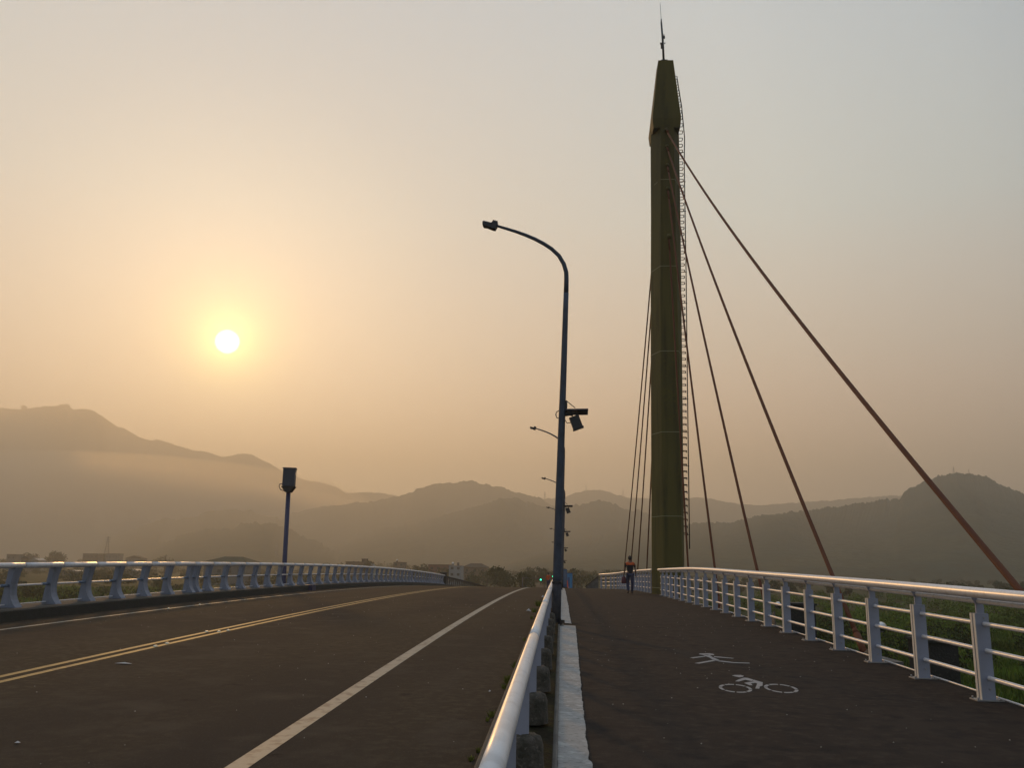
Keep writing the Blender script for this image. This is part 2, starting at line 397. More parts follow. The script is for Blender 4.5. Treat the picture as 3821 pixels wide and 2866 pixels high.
# concrete end pillar and the lower balustrade that runs down beyond it
t = thing('end_pillar', 'dark concrete pillar at the far end of the curved post railing', 'pillar', (-12.15, 92.4, zr(92.4)+.25))
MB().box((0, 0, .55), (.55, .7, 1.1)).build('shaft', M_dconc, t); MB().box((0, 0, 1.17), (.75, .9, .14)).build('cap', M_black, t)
t = thing('balustrade', 'low dark concrete balustrade running downhill beyond the end pillar', 'balustrade', (-12.15, 93, zr(93)+.25))
o3 = tuple(t.location)
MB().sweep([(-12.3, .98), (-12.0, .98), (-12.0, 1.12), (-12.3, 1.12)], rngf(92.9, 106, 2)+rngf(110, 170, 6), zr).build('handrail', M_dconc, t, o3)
bme = MB().box((0, 0, .375), (.14, .22, .75)).mesh('baluster', M_conc)
for i in range(40):
    y = 93.6+1.9*i; link('baluster', bme, t, (-12.15-o3[0], y-o3[1], zr(y)+.25-o3[2]))

# ------------------------------------------------------------------ central guard tube on concrete stubs
t = thing('guard_rail', 'thick white tube guard rail on short plate posts beside the road', 'guard rail', (-.25, -1.2, zr(-1)+.12))
org = tuple(t.location)
circ = lambda cx, cz, r, n=16: [(cx+r*math.cos(2*math.pi*k/n), cz+r*math.sin(2*math.pi*k/n)) for k in range(n)]
y = 8.4-5.45*3
tb = MB(); cu = MB()
while y < 78:
    y1 = min(y+5.45, 80)
    if y1 > -1.5:
        tb.sweep(circ(-.25, .80, .048, 24), [max(y, -1.2)]+rngf(max(y, -1.2)+.9, y1-.08, .9)+[y1-.03], zr, smooth=True)
        cu.sweep(circ(-.25, .80, .043), [y1-.10, y1+.04], zr, smooth=True)
    y = y1
tb.build('tube', M_tube, t, org); cu.build('joint_sleeve', M_steel, t, org)
pme = MB().box((.035, 0, .20), (.085, .012, .44)).box((.035, .02, .12), (.03, .04, .28)).mesh('post', M_plate)
prof = [(.0001, .25), (.05, .249), (.085, .243), (.108, .230), (.122, .208), (.130, .175), (.135, .12), (.138, 0), (.138, -.01)]
sme = MB().lathe(prof, n=18)
for i, v in enumerate(sme.v):                         # a rough cast surface
    k = 1+random.uniform(-.035, .035); sme.v[i] = (v[0]*k, v[1]*k, v[2]*(1+random.uniform(-.02, .02)))
sme = sme.mesh('concrete_footing', M_footing)
fy = [6.28+1.8*k for k in range(-4, 40)]
for y in fy:
    sl = link('post', pme, t, (-.29-org[0], y-.02-org[1], zr(y)+.36-org[2]))
    link('concrete_footing', sme, t, (-.245-org[0], y+.02-org[1], zr(y)+.12-org[2]))

# ------------------------------------------------------------------ right railing (near length and the length beyond the tower)
def right_rail(name, label, ys, posts, xf):
    t = thing(name, label, 'railing', (xf(posts[0]), posts[0], zr(posts[0])))
    o = tuple(t.location)
    c2 = lambda cx, cz, r, n=14: [(cx+r*math.cos(2*math.pi*k/n), cz+r*math.sin(2*math.pi*k/n)) for k in range(n)]
    bump = lambda y: .045*math.exp(-((y-32)/6.5)**2)
    zt = lambda y: zr(y)+bump(y)
    MB().sweep(c2(-.075, 1.195, .062, 18), ys, zt, xf, smooth=True).build('handrail', M_rail, t, o)
    MB().sweep(c2(0, 1.098, .030), ys, zt, xf, smooth=True).build('upper_rail', M_rail, t, o)
    for h in (.25, .55, .845):
        MB().sweep(c2(.02, h, .025), ys, zr, xf, smooth=True).build('cross_rail', M_rail, t, o)
    MB().sweep(c2(.12, .035, .012, 6), ys, zr, xf, smooth=True).build('toe_rail', M_rail, t, o)
    pl = MB(); pl.box((0, -.038, .485), (.15, .048, .95)).box((0, .038, .485), (.15, .048, .95)).box((0, 0, .5), (.09, .028, .9))
    pl.add([], [])
    plm = pl.mesh('post', M_plate)
    ed = MB().box((-.078, -.038, .485), (.006, .050, .952)).box((-.078, .038, .485), (.006, .050, .952)).mesh('post_edge', M_edge)  # thin skins on the path-side plate edges, painted lighter as if lit by sky
    br = MB().prism([(-.035, .9), (.055, .9), (.055, 1.04), (.03, 1.10), (-.005, 1.13), (-.02, 1.16), (-.09, 1.17), (-.06, 1.12), (-.035, 1.06)], 'y', -.012, .012).mesh('bracket', M_plate)
    bp = MB().box((0, 0, .008), (.30, .20, .014))
    for sx in (-.125, .125):
        for sy in (-.07, .07): bp.tube([(sx, sy, .012), (sx, sy, .04)], .011, 6)
    bp = bp.mesh('base_plate', M_foot)
    bo = MB()
    for z in (.13, .82, .91):
        bo.tube([(.02, -.074, z), (.02, -.062, z)], .012, 6)
    bo = bo.mesh('bolts', M_foot)
    for y in posts:
        p = link('post', plm, t, (xf(y)-o[0], y-o[1], zr(y)-o[2]))
        for nm, m in (('sky_lit_strip', ed), ('bracket', br), ('base_plate', bp), ('bolts', bo)):
            q = link(nm, m, p)
            if nm == 'bolts': q['kind'] = 'stuff'
            if nm == 'bracket': q.scale = (1, 1, 1); q.location = (0, 0, bump(y))
    return t
xn = lambda y: 4.83 + (.10*math.sin((y-30)/14*math.pi) if 30 < y < 44 else 0)*(-.6)
right_rail('path_railing', 'near white tube railing along the footpath, ending at the tower foot', rngf(4, 44.2, .5),
           [10.72+1.785*k for k in range(-3, 19)], xn)
def xfar(y): return float(np.interp(y, [45, 50, 58, 64, 70, 74, 77, 80], [4.75, 4.8, 4.75, 4.62, 4.5, 4.15, 3.6, 3.2]))
right_rail('path_railing', 'far white tube railing beyond the tower, bending in past the walking man', rngf(46.4, 78.6, .5),
           [47.6+1.78*k for k in range(0, 18)], xfar)
t = thing('wing_wall', 'sloping brown concrete wing wall at the far end of the path railing', 'wall', (3.2, 79.5, zr(79.5)))
MB().prism([(0.1, 0), (.1, 1.05), (-1.0, .1), (-1.0, 0)], 'y', -.15, .15).build('wall', M_conc, t)
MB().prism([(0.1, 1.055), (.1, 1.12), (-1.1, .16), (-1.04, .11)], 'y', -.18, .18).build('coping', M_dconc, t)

# ------------------------------------------------------------------ tower
TX, TY = 5.40, 46.0
def tower():
    t = thing('bridge_tower', 'tall tapering olive steel bridge tower with a wedge cap beside the footpath', 'tower', (TX, TY, GZ))
    def sect(z):                                       # octagon; leans very slightly to the right with height
        zz = [-6, 1.5, 14.7, 22.3, 26.2]
        xl, xr = np.interp(z, zz, [-.86, -.77, -.605, -.45, -.42]), np.interp(z, zz, [.78, .87, 1.054, 1.157, 1.17])
        fl, fr = np.interp(z, zz, [-.36, -.31, -.21, -.03, .03]), np.interp(z, zz, [.60, .64, .72, .73, .74])
        return [(fl, -1.1), (fr, -1.1), (xr, -.06), (xr, .06), (fr, 1.1), (fl, 1.1), (xl, .06), (xl, -.06)]
    zs = [-6, .4, 4.3, 8.2, 12.3, 16.4, 20.8, 25.2, 26.2]
    b = MB(); vs = []; fs = []
    for z in zs:
        vs += [(x, y, z-GZ) for x, y in sect(z)]
    for i in range(len(zs)-1):
        for k in range(8): fs.append((i*8+k, i*8+(k+1) % 8, (i+1)*8+(k+1) % 8, (i+1)*8+k))
    fs.append(tuple(8*(len(zs)-1)+k for k in range(8))); b.add(vs, fs); b.build('shaft', M_tow, t)
    for z in (.75, 4.3, 8.6, 12.9, 17.6, 22.6):          # weld seams
        s = sect(z); v = []
        cxm = sum(p[0] for p in s)/8
        for zz in (z-.014, z+.014):
            v += [((x-cxm)*1.006+cxm, y*1.006, zz-GZ) for x, y in s]
        MB().add(v, [(k, (k+1) % 8, 8+(k+1) % 8, 8+k) for k in range(8)]).build('weld_seam', M_seam, t)
    # wedge cap
    zb, zt = 26.25-GZ, 29.85-GZ
    lo = [(-.42, -1.16), (1.16, -1.16), (1.16, 1.2), (-.42, 1.2)]; hi = [(-.03, -1.10), (.81, -1.10), (.81, -.1), (-.03, -.1)]
    v = [(x, y, zb) for x, y in lo]+[(x, y, zt) for x, y in hi]
    # narrower under-edge
    cx = .33; v += [(cx+(x-cx)*.93, y*.95, zb-.55) for x, y in lo]
    MB().add(v, [(0, 1, 5, 4), (1, 2, 6, 5), (2, 3, 7, 6), (3, 0, 4, 7), (4, 5, 6, 7), (8, 9, 1, 0), (9, 10, 2, 1), (10, 11, 3, 2), (11, 8, 0, 3), (8, 11, 10, 9)]).build('cap', M_tow, t)
    # antenna
    a = MB(); ax, ay, az = .30, -.9, 29.85-GZ
    a.box((ax+.02, ay, az+.04), (.35, .3, .08)).tube([(ax, ay, az), (ax-.03, ay, az+1.4), (ax-.09, ay, az+2.55)], [.065, .06, .05], 8)
    a.tube([(ax-.09, ay, az+2.5), (ax-.09, ay, az+2.75)], .035, 8)
    a.build('mast', M_black, t)
    MB().tube([(ax-.09, ay, az+2.7), (ax-.13, ay, az+3.78)], .012, 6).build('antenna_rod', M_black, t)
    MB().box((ax-.10, ay-.04, az+1.02), (.10, .12, .32)).box((ax-.16, ay-.04, az+1.16), (.05, .05, .10)).box((ax+.08, ay, az+1.2), (.06, .06, .05)).build('beacon_box', M_black, t)
    MB().box((ax+.05, ay, az+1.58), (.10, .08, .16)).tube([(ax+.05, ay, az+1.66), (ax+.05, ay, az+1.78)], .02, 6).build('beacon_lamp', M_black, t)
    # ladder on the right flank
    lad = MB(); rung = []
    def fx(z):
        if z < 26.2: return float(np.interp(z, [1.5, 14.7, 22.3, 26.2], [.87, 1.054, 1.157, 1.17]))
        return 1.16-(z-26.25)/3.6*.35
    ly = lambda z: -.05 if z < 25.4 else -.05-.55*min(1, (z-25.4)/1.2)
    rail = [(fx(z)+o_, ly(z), z-GZ) for z, o_ in ((2.7, .28), (10, .27), (18, .27), (24, .26), (25.6, .30), (27.2, .22), (29.0, .18))]
    lad.tube(rail, .028, 6)
    l = lad.build('ladder_rail', M_ladder, t)
    z = 3.5; i = 0
    rm = MB().tube([(0, -.18, 0), (.17, -.18, 0), (.20, -.16, -.01), (.20, .16, -.01), (.17, .18, 0), (0, .18, 0)], .020, 5).tube([(.19, -.17, 0), (.19, -.17, -.12)], .018, 5).mesh('rung', M_ladder)
    sm_ = MB().box((.16, -.05, 0), (.30, .03, .025)).mesh('bracket', M_ladder)
    while z < 29.4:
        link('rung', rm, l, (fx(z)-.02, ly(z)+.05, z-GZ))
        if i % 5 == 0 and z < 28: link('bracket', sm_, l, (fx(z), 0, z-.08-GZ))
        z += .355; i += 1
    # cable lugs on both faces
    lug = MB().tube([(0, 0, 0), (0, -.16, -.2)], .10, 10).mesh('cable_lug', M_tow)
    for s, yy in ((1, -1.1), (-1, 1.1)):
        for zz in ANCH:
            q = link('cable_lug', lug, t, (.34-.001*zz if False else anch_x(zz)-TX, yy+.02*s, zz+.08-GZ))
            if s < 0: q.rotation_euler = (0, 0, math.pi)
    return t
ANCH = [25.53, 24.52, 23.40, 22.03, 19.28]
def anch_x(z): return 5.74
tower()

# ------------------------------------------------------------------ cables and their anchors
CY = [9.1, 17.1, 24.6, 32.1, 39.4]
cab_names = ['outermost near', 'second near', 'third near', 'fourth near', 'innermost near']
far_names = ['outermost far', 'second far', 'third far', 'fourth far', 'innermost far']
ordn = ['longest rust red stay cable, sweeping from the tower top to the picture\'s right edge',
        'second rust red stay cable from the right, ending by a steel ball behind the railing',
        'third rust red stay cable from the right, behind the railing posts',
        'fourth rust red stay cable from the right edge, steep and close to the tower',
        'near stay cable hanging almost along the tower\'s dark front face']
fardn = ['leftmost of the thin dark stay cables behind the tower', 'second from left of the thin dark stay cables behind the tower',
         'third from left of the thin dark cables behind the tower', 'fourth from left of the thin dark stay cables behind the tower',
         'stay cable behind the tower hugging its left edge']
def cable(label, y0, z0, y1, x1):
    P0 = Vector((anch_x(z0), y0, z0)); zb = zr(y1)-.18; P1 = Vector((x1, y1, zb))
    t = thing('stay_cable', label, 'cable', P1, group='stay cables of the bridge tower'); o = tuple(P1)
    d = (P0-P1).length; pts = []
    for i in range(25):
        k = i/24; p = P1.lerp(P0, k); p.z -= 4*k*(1-k)*d*d*.00035; pts.append(p)
    MB().tube(pts, .044, 10).build('strand', M_cab, t, o)
    u = (pts[1]-pts[0]).normalized()
    MB().tube([P1-u*.1, P1+u*.55], .065, 12).tube([P1+u*.55, P1+u*.7], [.065, .042], 12).build('socket', M_cab, t, o)
    MB().tube([P0-u*.9, P0+u*.05], .05, 8).build('upper_sleeve', M_cab, t, o)
    # round capped pin and bracket at deck level
    b = MB().ball((x1+.06, y1-.75, zb+.55), .095); b.build('ball_cap', M_chrome, t, o)
    MB().prism([(y1-.85, zb-.2), (y1+.15, zb-.2), (y1+.1, zb+.0), (y1-.3, zb+.14), (y1-.7, zb+.40)], 'x', x1-.05, x1-.02).build('gusset', M_conc, t, o)
    return t
for i in range(5):
    cable(ordn[i], TY-1.1, ANCH[i], CY[i], 5.6)
    cable(fardn[i], TY+1.1, ANCH[i], 2*TY-CY[i], 5.6)
ab = ['concrete anchor block outside the near railing under the lower right cable', 'grey concrete anchor block with dark underside beside the steel ball behind the near railing',
      'concrete anchor block outside the railing under the third near cable', 'concrete anchor block outside the railing under the fourth near cable', 'concrete anchor block outside the railing closest to the tower front']
abf = ['concrete anchor block under the leftmost far cable', 'concrete anchor block under the second far cable', 'concrete anchor block under the third far cable', 'concrete anchor block under the fourth far cable', 'concrete anchor block close behind the tower']
amesh = MB().prism([(5.09, -.05), (5.95, -.05), (5.95, -.55), (5.5, -1.1), (5.09, -1.1)], 'y', -.9, .9).mesh('anchor_block', M_conc)
for i, y in enumerate(CY):
    for lab, yy in ((ab[i], y), (abf[i], 2*TY-y)):
        q = link('anchor_block', amesh, None, (0, yy, zr(yy)-.15)); tag(q, lab, 'anchor block', 'cable anchor blocks along the deck edge')
for (x, y, z, w, d, h, lab) in ((5.66, 14.2, -.42, .42, .8, .86, 'grey utility box outside the near railing beside the steel ball'),
                                (5.62, 21.7, -.35, .6, .7, .95, 'small dark utility box with yellow edge outside the near railing')):
    t = thing('utility_box', lab, 'box', (x, y, zr(y)+z-.1), group='utility boxes outside the railing')
    MB().box((0, 0, h/2), (w, d, h)).build('body', M_dconc, t); MB().box((0, 0, h+.02), (w+.06, d+.06, .04)).build('lid', M_dconc, t)

# ------------------------------------------------------------------ street lamps with solar flashers
def lamp(label, x, y):
    t = thing('street_lamp', label, 'street lamp', (x, y, zr(y)), group='street lamps along the median')
    MB().tube([(-.055, 0, .03), (-.039, 0, .94)], .106, 16).build('lower_sleeve', M_sleeve, t)
    pts = [(-.039, 0, .93), (-.035, 0, 1.1), (.0, 0, 2.6), (.05, 0, 4.4), (.10, 0, 6.0), (.135, 0, 7.3), (.15, 0, 7.8)]
    MB().tube(pts, [.10, .099, .092, .082, .073, .065, .062], 16).build('pole', M_pole, t)
    a = [(.15, 0, 7.8), (.156, 0, 8.154), (.15, 0, 8.339), (.09, 0, 8.552), (-.029, 0, 8.763), (-.21, 0, 8.941), (-.389, 0, 9.067), (-.627, 0, 9.201), (-.866, 0, 9.308), (-1.108, 0, 9.401), (-1.35, 0, 9.48), (-1.58, 0, 9.555)]
    MB().tube(a, [.060, .057, .055, .053, .051, .049, .047, .045, .042, .039, .036, .033], 12).build('arm', M_pole, t)
    h = thing('lamp_head', None, None); h.parent = t; h.location = (-1.57, 0, 9.56); h.rotation_euler = (0, math.radians(15), 0)
    MB().prism([(.02, -.03), (.01, .075), (-.11, .085), (-.125, .02), (-.145, .005), (-.33, .005), (-.355, -.02), (-.34, -.085), (-.06, -.125), (.0, -.115), (.01, -.06)], 'y', -.10, .10).build('housing', M_black, h)
    MB().box((-.19, 0, -.105), (.24, .15, .008), M=Matrix.Rotation(math.radians(-6), 3, 'Y')).build('diffuser', M_polec, h)
    MB().tube([(-.03, 0, .08), (-.025, 0, .13)], .006, 5).tube([(-.08, 0, .08), (-.07, 0, .13)], .006, 5).build('bird_spike', M_black, h)
    # base
    MB().box((-.055, 0, .02), (.34, .34, .03)).box((-.055, 0, .13), (.30, .012, .2), taper=.6).box((-.055, 0, .13), (.012, .30, .2), taper=.6).build('base_flange', M_black, t)
    MB().box((-.04, -.085, .95), (.11, .06, .06)).tube([(-.04, 0, .93), (-.04, 0, .99)], .112, 16).build('access_door', M_black, t)
    # flasher with solar panel
    s = thing('solar_flasher', None, None); s.parent = t; s.location = (.062, 0, 4.80); s.scale = (.86, .86, .86)
    MB().box((.12, 0, .22), (.05, .12, .36)).tube([(.14, 0, .38), (.36, 0, .20)], .012, 5).build('bracket', M_black, s)
    MB().box((.40, 0, .09), (.62, .44, .035), M=Matrix.Rotation(math.radians(-1), 3, 'Y') @ Matrix.Rotation(math.radians(-9), 3, 'X')).build('solar_panel', M_panel, s)
    MB().tube([(.08, 0, -.02), (.2, 0, .0), (.3, 0, -.02)], .02, 6).tube([(.08, .03, -.12), (.14, .03, -.22), (.24, .03, -.2)], .012, 5).build('mount', M_black, s)
    Mx = Matrix.Rotation(math.radians(18), 3, 'Y')
    MB().box((.38, 0, -.20), (.27, .2, .34), M=Matrix.Rotation(math.radians(-20), 3, 'Y')).box((.445, 0, -.37), (.30, .23, .04), M=Matrix.Rotation(math.radians(-20), 3, 'Y')).build('lamp_box', M_black, s)
    MB().tube([(-.08, -.02, .12), (-.15, -.02, .08), (-.17, -.02, .0), (-.14, -.02, -.08), (-.08, -.02, -.1)], .014, 6).build('cable_loop', M_black, s)
    MB().tube([(0, 0, -.15), (0, 0, -.10)], .088, 14).tube([(0, 0, .08), (0, 0, .13)], .088, 14).build('clamp', M_black, s)
    return t
l0 = lamp('nearest tall blue grey street lamp at the pale strip, arm reaching over the road', -.055, 20.3)
for y, lab, x in ((52.5, 'second street lamp along the median, its pole hidden by the nearest one', .0), (78.5, 'third street lamp, bent arm top showing beside the nearest pole', .14),
               (104.5, 'fourth street lamp from the camera, past the crest', .14), (134, 'fifth street lamp, far beyond the crest', .14), (163, 'farthest small street lamp of the median row', .14)):
    copy_tree(l0, None, (x, y, zr(y)), lab)
lf = copy_tree(l0, None, (-13.7, 24.0, -5.9), 'street lamp beyond the left railing, only its head showing at the picture edge')
lf.location = (at(10, 2034, 21).x-.42, 21.0, at(10, 2034, 21).z-9.43+.0); lf.rotation_euler = (0, 0, math.pi)
lf.location.x = at(16, 2034, 21).x - 2.15; lf['group'] = 'street lamps beyond the left railing'

# ------------------------------------------------------------------ speed camera box on its post
def cambox():
    x, y = -12.82, 41.0
    t = thing('traffic_camera', 'dark square camera housing on a navy post behind the left railing', 'traffic camera', (x, y, GZ))
    b = -GZ
    MB().tube([(0, 0, 0), (-.05, 0, 6.0), (-.12, 0, b+5.02)], [.12, .115, .105], 12).build('post', M_purp, t)
    c = (-.12, 0, b+5.22); R = Matrix.Rotation(math.radians(12), 3, 'Z')
    MB().prism([(.11, -.26), (.30, .01), (-.30, .01), (-.11, -.26)], 'y', -.24, .24).build('mount', M_black, t, loc=c)
    MB().box((0, 0, .43), (.56, .66, .84), M=R).box((0, 0, .865), (.62, .72, .04), M=R).build('housing', M_polec, t, loc=c)
    MB().tube([(.28, -.10, .60), (.32, -.10, .60)], .07, 10).build('lens', M_chrome, t, loc=c)
    MB().tube([(-.2, -.28, .12), (-.36, -.28, .10), (-.38, -.28, -.02), (-.30, -.26, -.16), (-.12, -.14, -.22)], .018, 6).build('conduit', M_black, t, loc=c)
    MB().box((.75, 0, b+.35), (1.3, .6, .7)).build('cabinet', M_purp, t)
cambox()

# ------------------------------------------------------------------ people
def skinned(name, joints, edges, m, parent, sub=2):
    """joints = {key: (pos, radius)}"""
    keys = list(joints); idx = {k: i for i, k in enumerate(keys)}
    me = bpy.data.meshes.new(name); me.from_pydata([joints[k][0] for k in keys], [(idx[a], idx[b]) for a, b in edges], [])
    o = bpy.data.objects.new(name, me); COL.objects.link(o)
    o.modifiers.new('skin', 'SKIN')
    for k, v in zip(keys, me.skin_vertices[0].data):
        r = joints[k][1]; v.radius = r if isinstance(r, tuple) else (r, r)
        v.use_root = (k == keys[0])
    s = o.modifiers.new('sub', 'SUBSURF'); s.levels = sub; s.render_levels = sub
    dg = bpy.context.evaluated_depsgraph_get(); me2 = bpy.data.meshes.new_from_object(o.evaluated_get(dg)); me2.name = name
    me2.materials.clear(); me2.materials.append(m); me2.polygons.foreach_set('use_smooth', [True]*len(me2.polygons))
    bpy.data.objects.remove(o); return link(name, me2, parent)
def person(label, loc, rz, scale, top, top2, trousers, pose):
    t = thing('person', label, 'person', loc, rz); t.scale = (scale,)*3
    # local: figure faces +y, height 1.75
    A = pose
    hipz = .93
    J = {'pel': ((0, 0, hipz), .13), 'waist': ((0, .0, 1.08), (.135, .10)), 'chest': ((0, .0, 1.28), (.165, .11)), 'neckb': ((0, 0, 1.44), (.10, .08)),
         'neck': ((0, .01, 1.52), .055), 'head': ((0, .03, 1.61), (.078, .09)), 'crown': ((0, .02, 1.68), (.07, .08))}
    E = [('pel', 'waist'), ('waist', 'chest'), ('chest', 'neckb'), ('neckb', 'neck'), ('neck', 'head'), ('head', 'crown')]
    for s, n in ((-1, 'l'), (1, 'r')):
        hy, ky, fy_, fz = A['leg_'+n]
        J.update({'hip'+n: ((s*.09, 0, .88), .10), 'kn'+n: ((s*.10, ky, .50), .062), 'an'+n: ((s*.10, fy_, .09+fz), .042), 'toe'+n: ((s*.12, fy_+.14, .04+fz*.3), .035)})
        E += [('pel', 'hip'+n), ('hip'+n, 'kn'+n), ('kn'+n, 'an'+n), ('an'+n, 'toe'+n)]
        ex, ey, ez, hx, hy2, hz = A['arm_'+n]
        J.update({'sh'+n: ((s*.185, 0, 1.40), .058), 'el'+n: ((s*ex, ey, ez), .042), 'wr'+n: ((s*hx, hy2, hz), .028), 'pa'+n: ((s*(hx+.005), hy2+.02, hz-.07), (.035, .02))})
        E += [('neckb', 'sh'+n), ('sh'+n, 'el'+n), ('el'+n, 'wr'+n), ('wr'+n, 'pa'+n)]
        for fi, (dx, ln) in enumerate(((-.022, .075), (-.008, .085), (.008, .08), (.022, .062))):
            J['f%s%d' % (n, fi)] = ((s*(hx+.004), hy2+.02+dx, hz-.10), .0095); J['g%s%d' % (n, fi)] = ((s*(hx-.006), hy2+.03+dx, hz-.10-ln*.75), .008)
            E += [('pa'+n, 'f%s%d' % (n, fi)), ('f%s%d' % (n, fi), 'g%s%d' % (n, fi))]
        J['t'+n] = ((s*(hx-.01), hy2+.065, hz-.09), .009); E.append(('pa'+n, 't'+n))
    body = skinned('body', J, E, M_skin, t)
    # nose and ears belong to the head
    # clothes: slightly larger shells over the same skeleton
    def g(k, r): return (J[k][0], r)
    up = {'v': ((0, 0, .84), (.155, .12)), 'w': ((0, 0, .95), (.155, .12)), 'waist': g('waist', (.150, .115)), 'chest': g('chest', (.182, .128)), 'neckb': ((0, 0, 1.43), (.115, .09))}
    eu = [('v', 'w'), ('w', 'waist'), ('waist', 'chest'), ('chest', 'neckb')]
    for s, n in ((-1, 'l'), (1, 'r')):
        sh, el, wr = (Vector(J[k+n][0]) for k in ('sh', 'el', 'wr'))
        end = sh.lerp(el, .72) if not A['long'] else wr
        up['s'+n] = (tuple(sh), .07)
        if A['long']: up['e'+n] = (tuple(el), .056); eu += [('s'+n, 'e'+n), ('e'+n, 'x'+n)]
        else: eu += [('s'+n, 'x'+n)]
        up['x'+n] = (tuple(end), .056 if not A['long'] else .04); eu.append(('neckb', 's'+n))
    shirt = skinned('shirt', up, eu, top, t)
    if top2 is not None:                               # the coloured yoke over the shoulders is a region of the shirt
        shirt.data.materials.append(top2)
        for p in shirt.data.polygons:
            p.material_index = 1 if p.center.z > 1.31 and abs(p.center.x) < .20 and p.center.z > 1.33 - .2*(abs(p.center.x) < .17)*0 else 0
    lo = {'p': ((0, 0, .95), (.14, .11))}; el_ = []
    for s, n in ((-1, 'l'), (1, 'r')):
        lo['h'+n] = (J['hip'+n][0], .112); lo['k'+n] = (J['kn'+n][0], .078); a = Vector(J['an'+n][0]); lo['a'+n] = (tuple(a+Vector((0, 0, -.01))), .06)
        el_ += [('p', 'h'+n), ('h'+n, 'k'+n), ('k'+n, 'a'+n)]
    skinned('trousers', lo, el_, trousers, t)
    hd = MB().ball((0, .005, 1.665), .098, 14, 1.12); hd.build('hair', M_hair, t)
    for n, s in (('l', -1), ('r', 1)):
        a = J['an'+n][0]; b = J['toe'+n][0]
        sk = {'a': ((a[0], a[1]-.05, a[2]-.045), .04), 'm': ((a[0]+s*.005, a[1]+.05, (a[2]+b[2])/2-.02), .042), 'b': ((b[0], b[1]+.03, b[2]-.0), .034)}
        skinned('shoe', sk, [('a', 'm'), ('m', 'b')], M_rubber, t, 1)
    return t, J
walk = dict(leg_l=(0, .10, -.02, .03), leg_r=(0, -.02, .10, 0), arm_l=(.245, .0, 1.13, .275, .08, .90), arm_r=(.25, -.02, 1.13, .27, .03, .90), long=False)
wx = at(2352, 2215, 45.2).x
man, J = person('person walking away in a dark shirt with orange shoulders and blue jeans, carrying a bag', (wx, 45.2, zr(45.2)), math.radians(4), 1.06, M_navy, M_orange, M_jean, walk)
# the bag hangs from his left hand
bt = thing('shopping_bag', 'dark maroon carrier bag hanging from the walking man\'s left hand', 'bag', (wx-.31, 45.30, zr(45.2)+.50))
BG = MB(); v = []
for z, w, d in ((0, .10, .07), (.04, .13, .09), (.2, .13, .08), (.3, .09, .05), (.36, .03, .02)):
    for k in range(10):
        a = 2*math.pi*k/10; v.append((w*math.cos(a)*(1+.1*math.sin(3*a+z*9)), d*math.sin(a), z))
BG.add(v, [(i*10+k, i*10+(k+1) % 10, (i+1)*10+(k+1) % 10, (i+1)*10+k) for i in range(4) for k in range(10)]+[tuple(reversed(range(10)))], True)
BG.build('sack', M_bag, bt); MB().tube([(-.03, 0, .34), (-.015, 0, .42), (.015, 0, .42), (.03, 0, .34)], .008, 6).build('handle', M_bag, bt)
stand = dict(leg_l=(0, .01, .0, 0), leg_r=(0, .01, .0, 0), arm_l=(.25, .02, 1.14, .27, .10, .92), arm_r=(.27, .10, 1.18, .34, .32, 1.16), long=True)
ox = at(2046, 2180, 96).x
person('person in an orange jacket and dark trousers at the crest beside the guard rail', (ox, 96, zr(96)), math.radians(-20), 1.0, M_orange, None, M_jean, stand)

# ------------------------------------------------------------------ things by the far lamp posts
M_blue = mat('blue_panel_paint', (.05, .22, .42), .5, noise=[(3, (.04, .15, .3), .45, .7, 3)])
M_dblue = mat('dark_blue_paint', (.05, .10, .20), .5)
M_redor = mat('cone_orange', (.55, .09, .03), .6)
q = at(2126, 2190, 86)
t = thing('portable_cabin', 'bright blue upright cabinet beside the far lamp poles on the path crest', 'cabinet', (q.x, 86, zr(86)))
MB().box((0, 0, .72), (.48, .6, 1.36)).build('body', M_blue, t); MB().box((0, 0, 1.43), (.54, .66, .07)).build('roof', M_dblue, t)
MB().box((-.10, -.305, .62), (.2, .012, .9)).build('door', M_dblue, t); MB().box((0, 0, .02), (.5, .62, .05)).build('plinth', M_black, t)
q = at(2108.5, 2190, 79)
t = thing('control_cabinet', 'dark blue control cabinet fixed low beside the third lamp pole', 'cabinet', (q.x, 79.3, zr(79)))
MB().box((0, 0, .85), (.34, .4, 1.55)).build('body', M_dblue, t); MB().box((0, -.205, .9), (.26, .01, 1.2)).build('door', M_steel, t)
MB().box((0, 0, .04), (.44, .5, .1)).build('plinth', M_black, t)
q = at(2115, 2190, 82)
t = thing('traffic_cone', 'small orange traffic cone between the blue cabinets', 'cone', (q.x+.05, 82, zr(82)))
MB().lathe([(.12, .03), (.10, .06), (.025, .7), (.02, .71), (.001, .72)]).build('cone', M_redor, t); MB().box((0, 0, .015), (.34, .34, .03)).build('base', M_black, t)

# traffic signals beyond the crest
M_green = emis('signal_green', (.05, 1.0, .55), 2.2)
def signal(label, px, py, Y, armdir):
    p = at(px, py, Y); t = thing('traffic_light', label, 'traffic light', (p.x, Y, GZ))
    h = p.z-GZ; d = armdir
    MB().tube([(d, 0, 0), (d, 0, h+.6)], .12, 8).build('pole', M_polec, t)
    MB().tube([(d, 0, h+.35), (0, 0, h+.35)], .07, 8).build('arm', M_polec, t)
    MB().box((-.1, 0, h), (1.45, .25, .5)).build('housing', M_black, t)
    MB().lathe([(.001, -.05), (.19, 0), (.2, .05)], n=14).build('green_lens', M_green, t, loc=(.28, -.17, h)).rotation_euler = (math.radians(90), 0, 0)
    MB().box((-.45, -.14, h), (.32, .04, .32)).build('red_lens', M_bag, t)
    return t
signal('left mast arm traffic light showing green beyond the road crest', 2014, 2164, 240, -4.6)
signal('right traffic light showing green beside the nearest lamp pole', 2060, 2152, 265, 1.6)
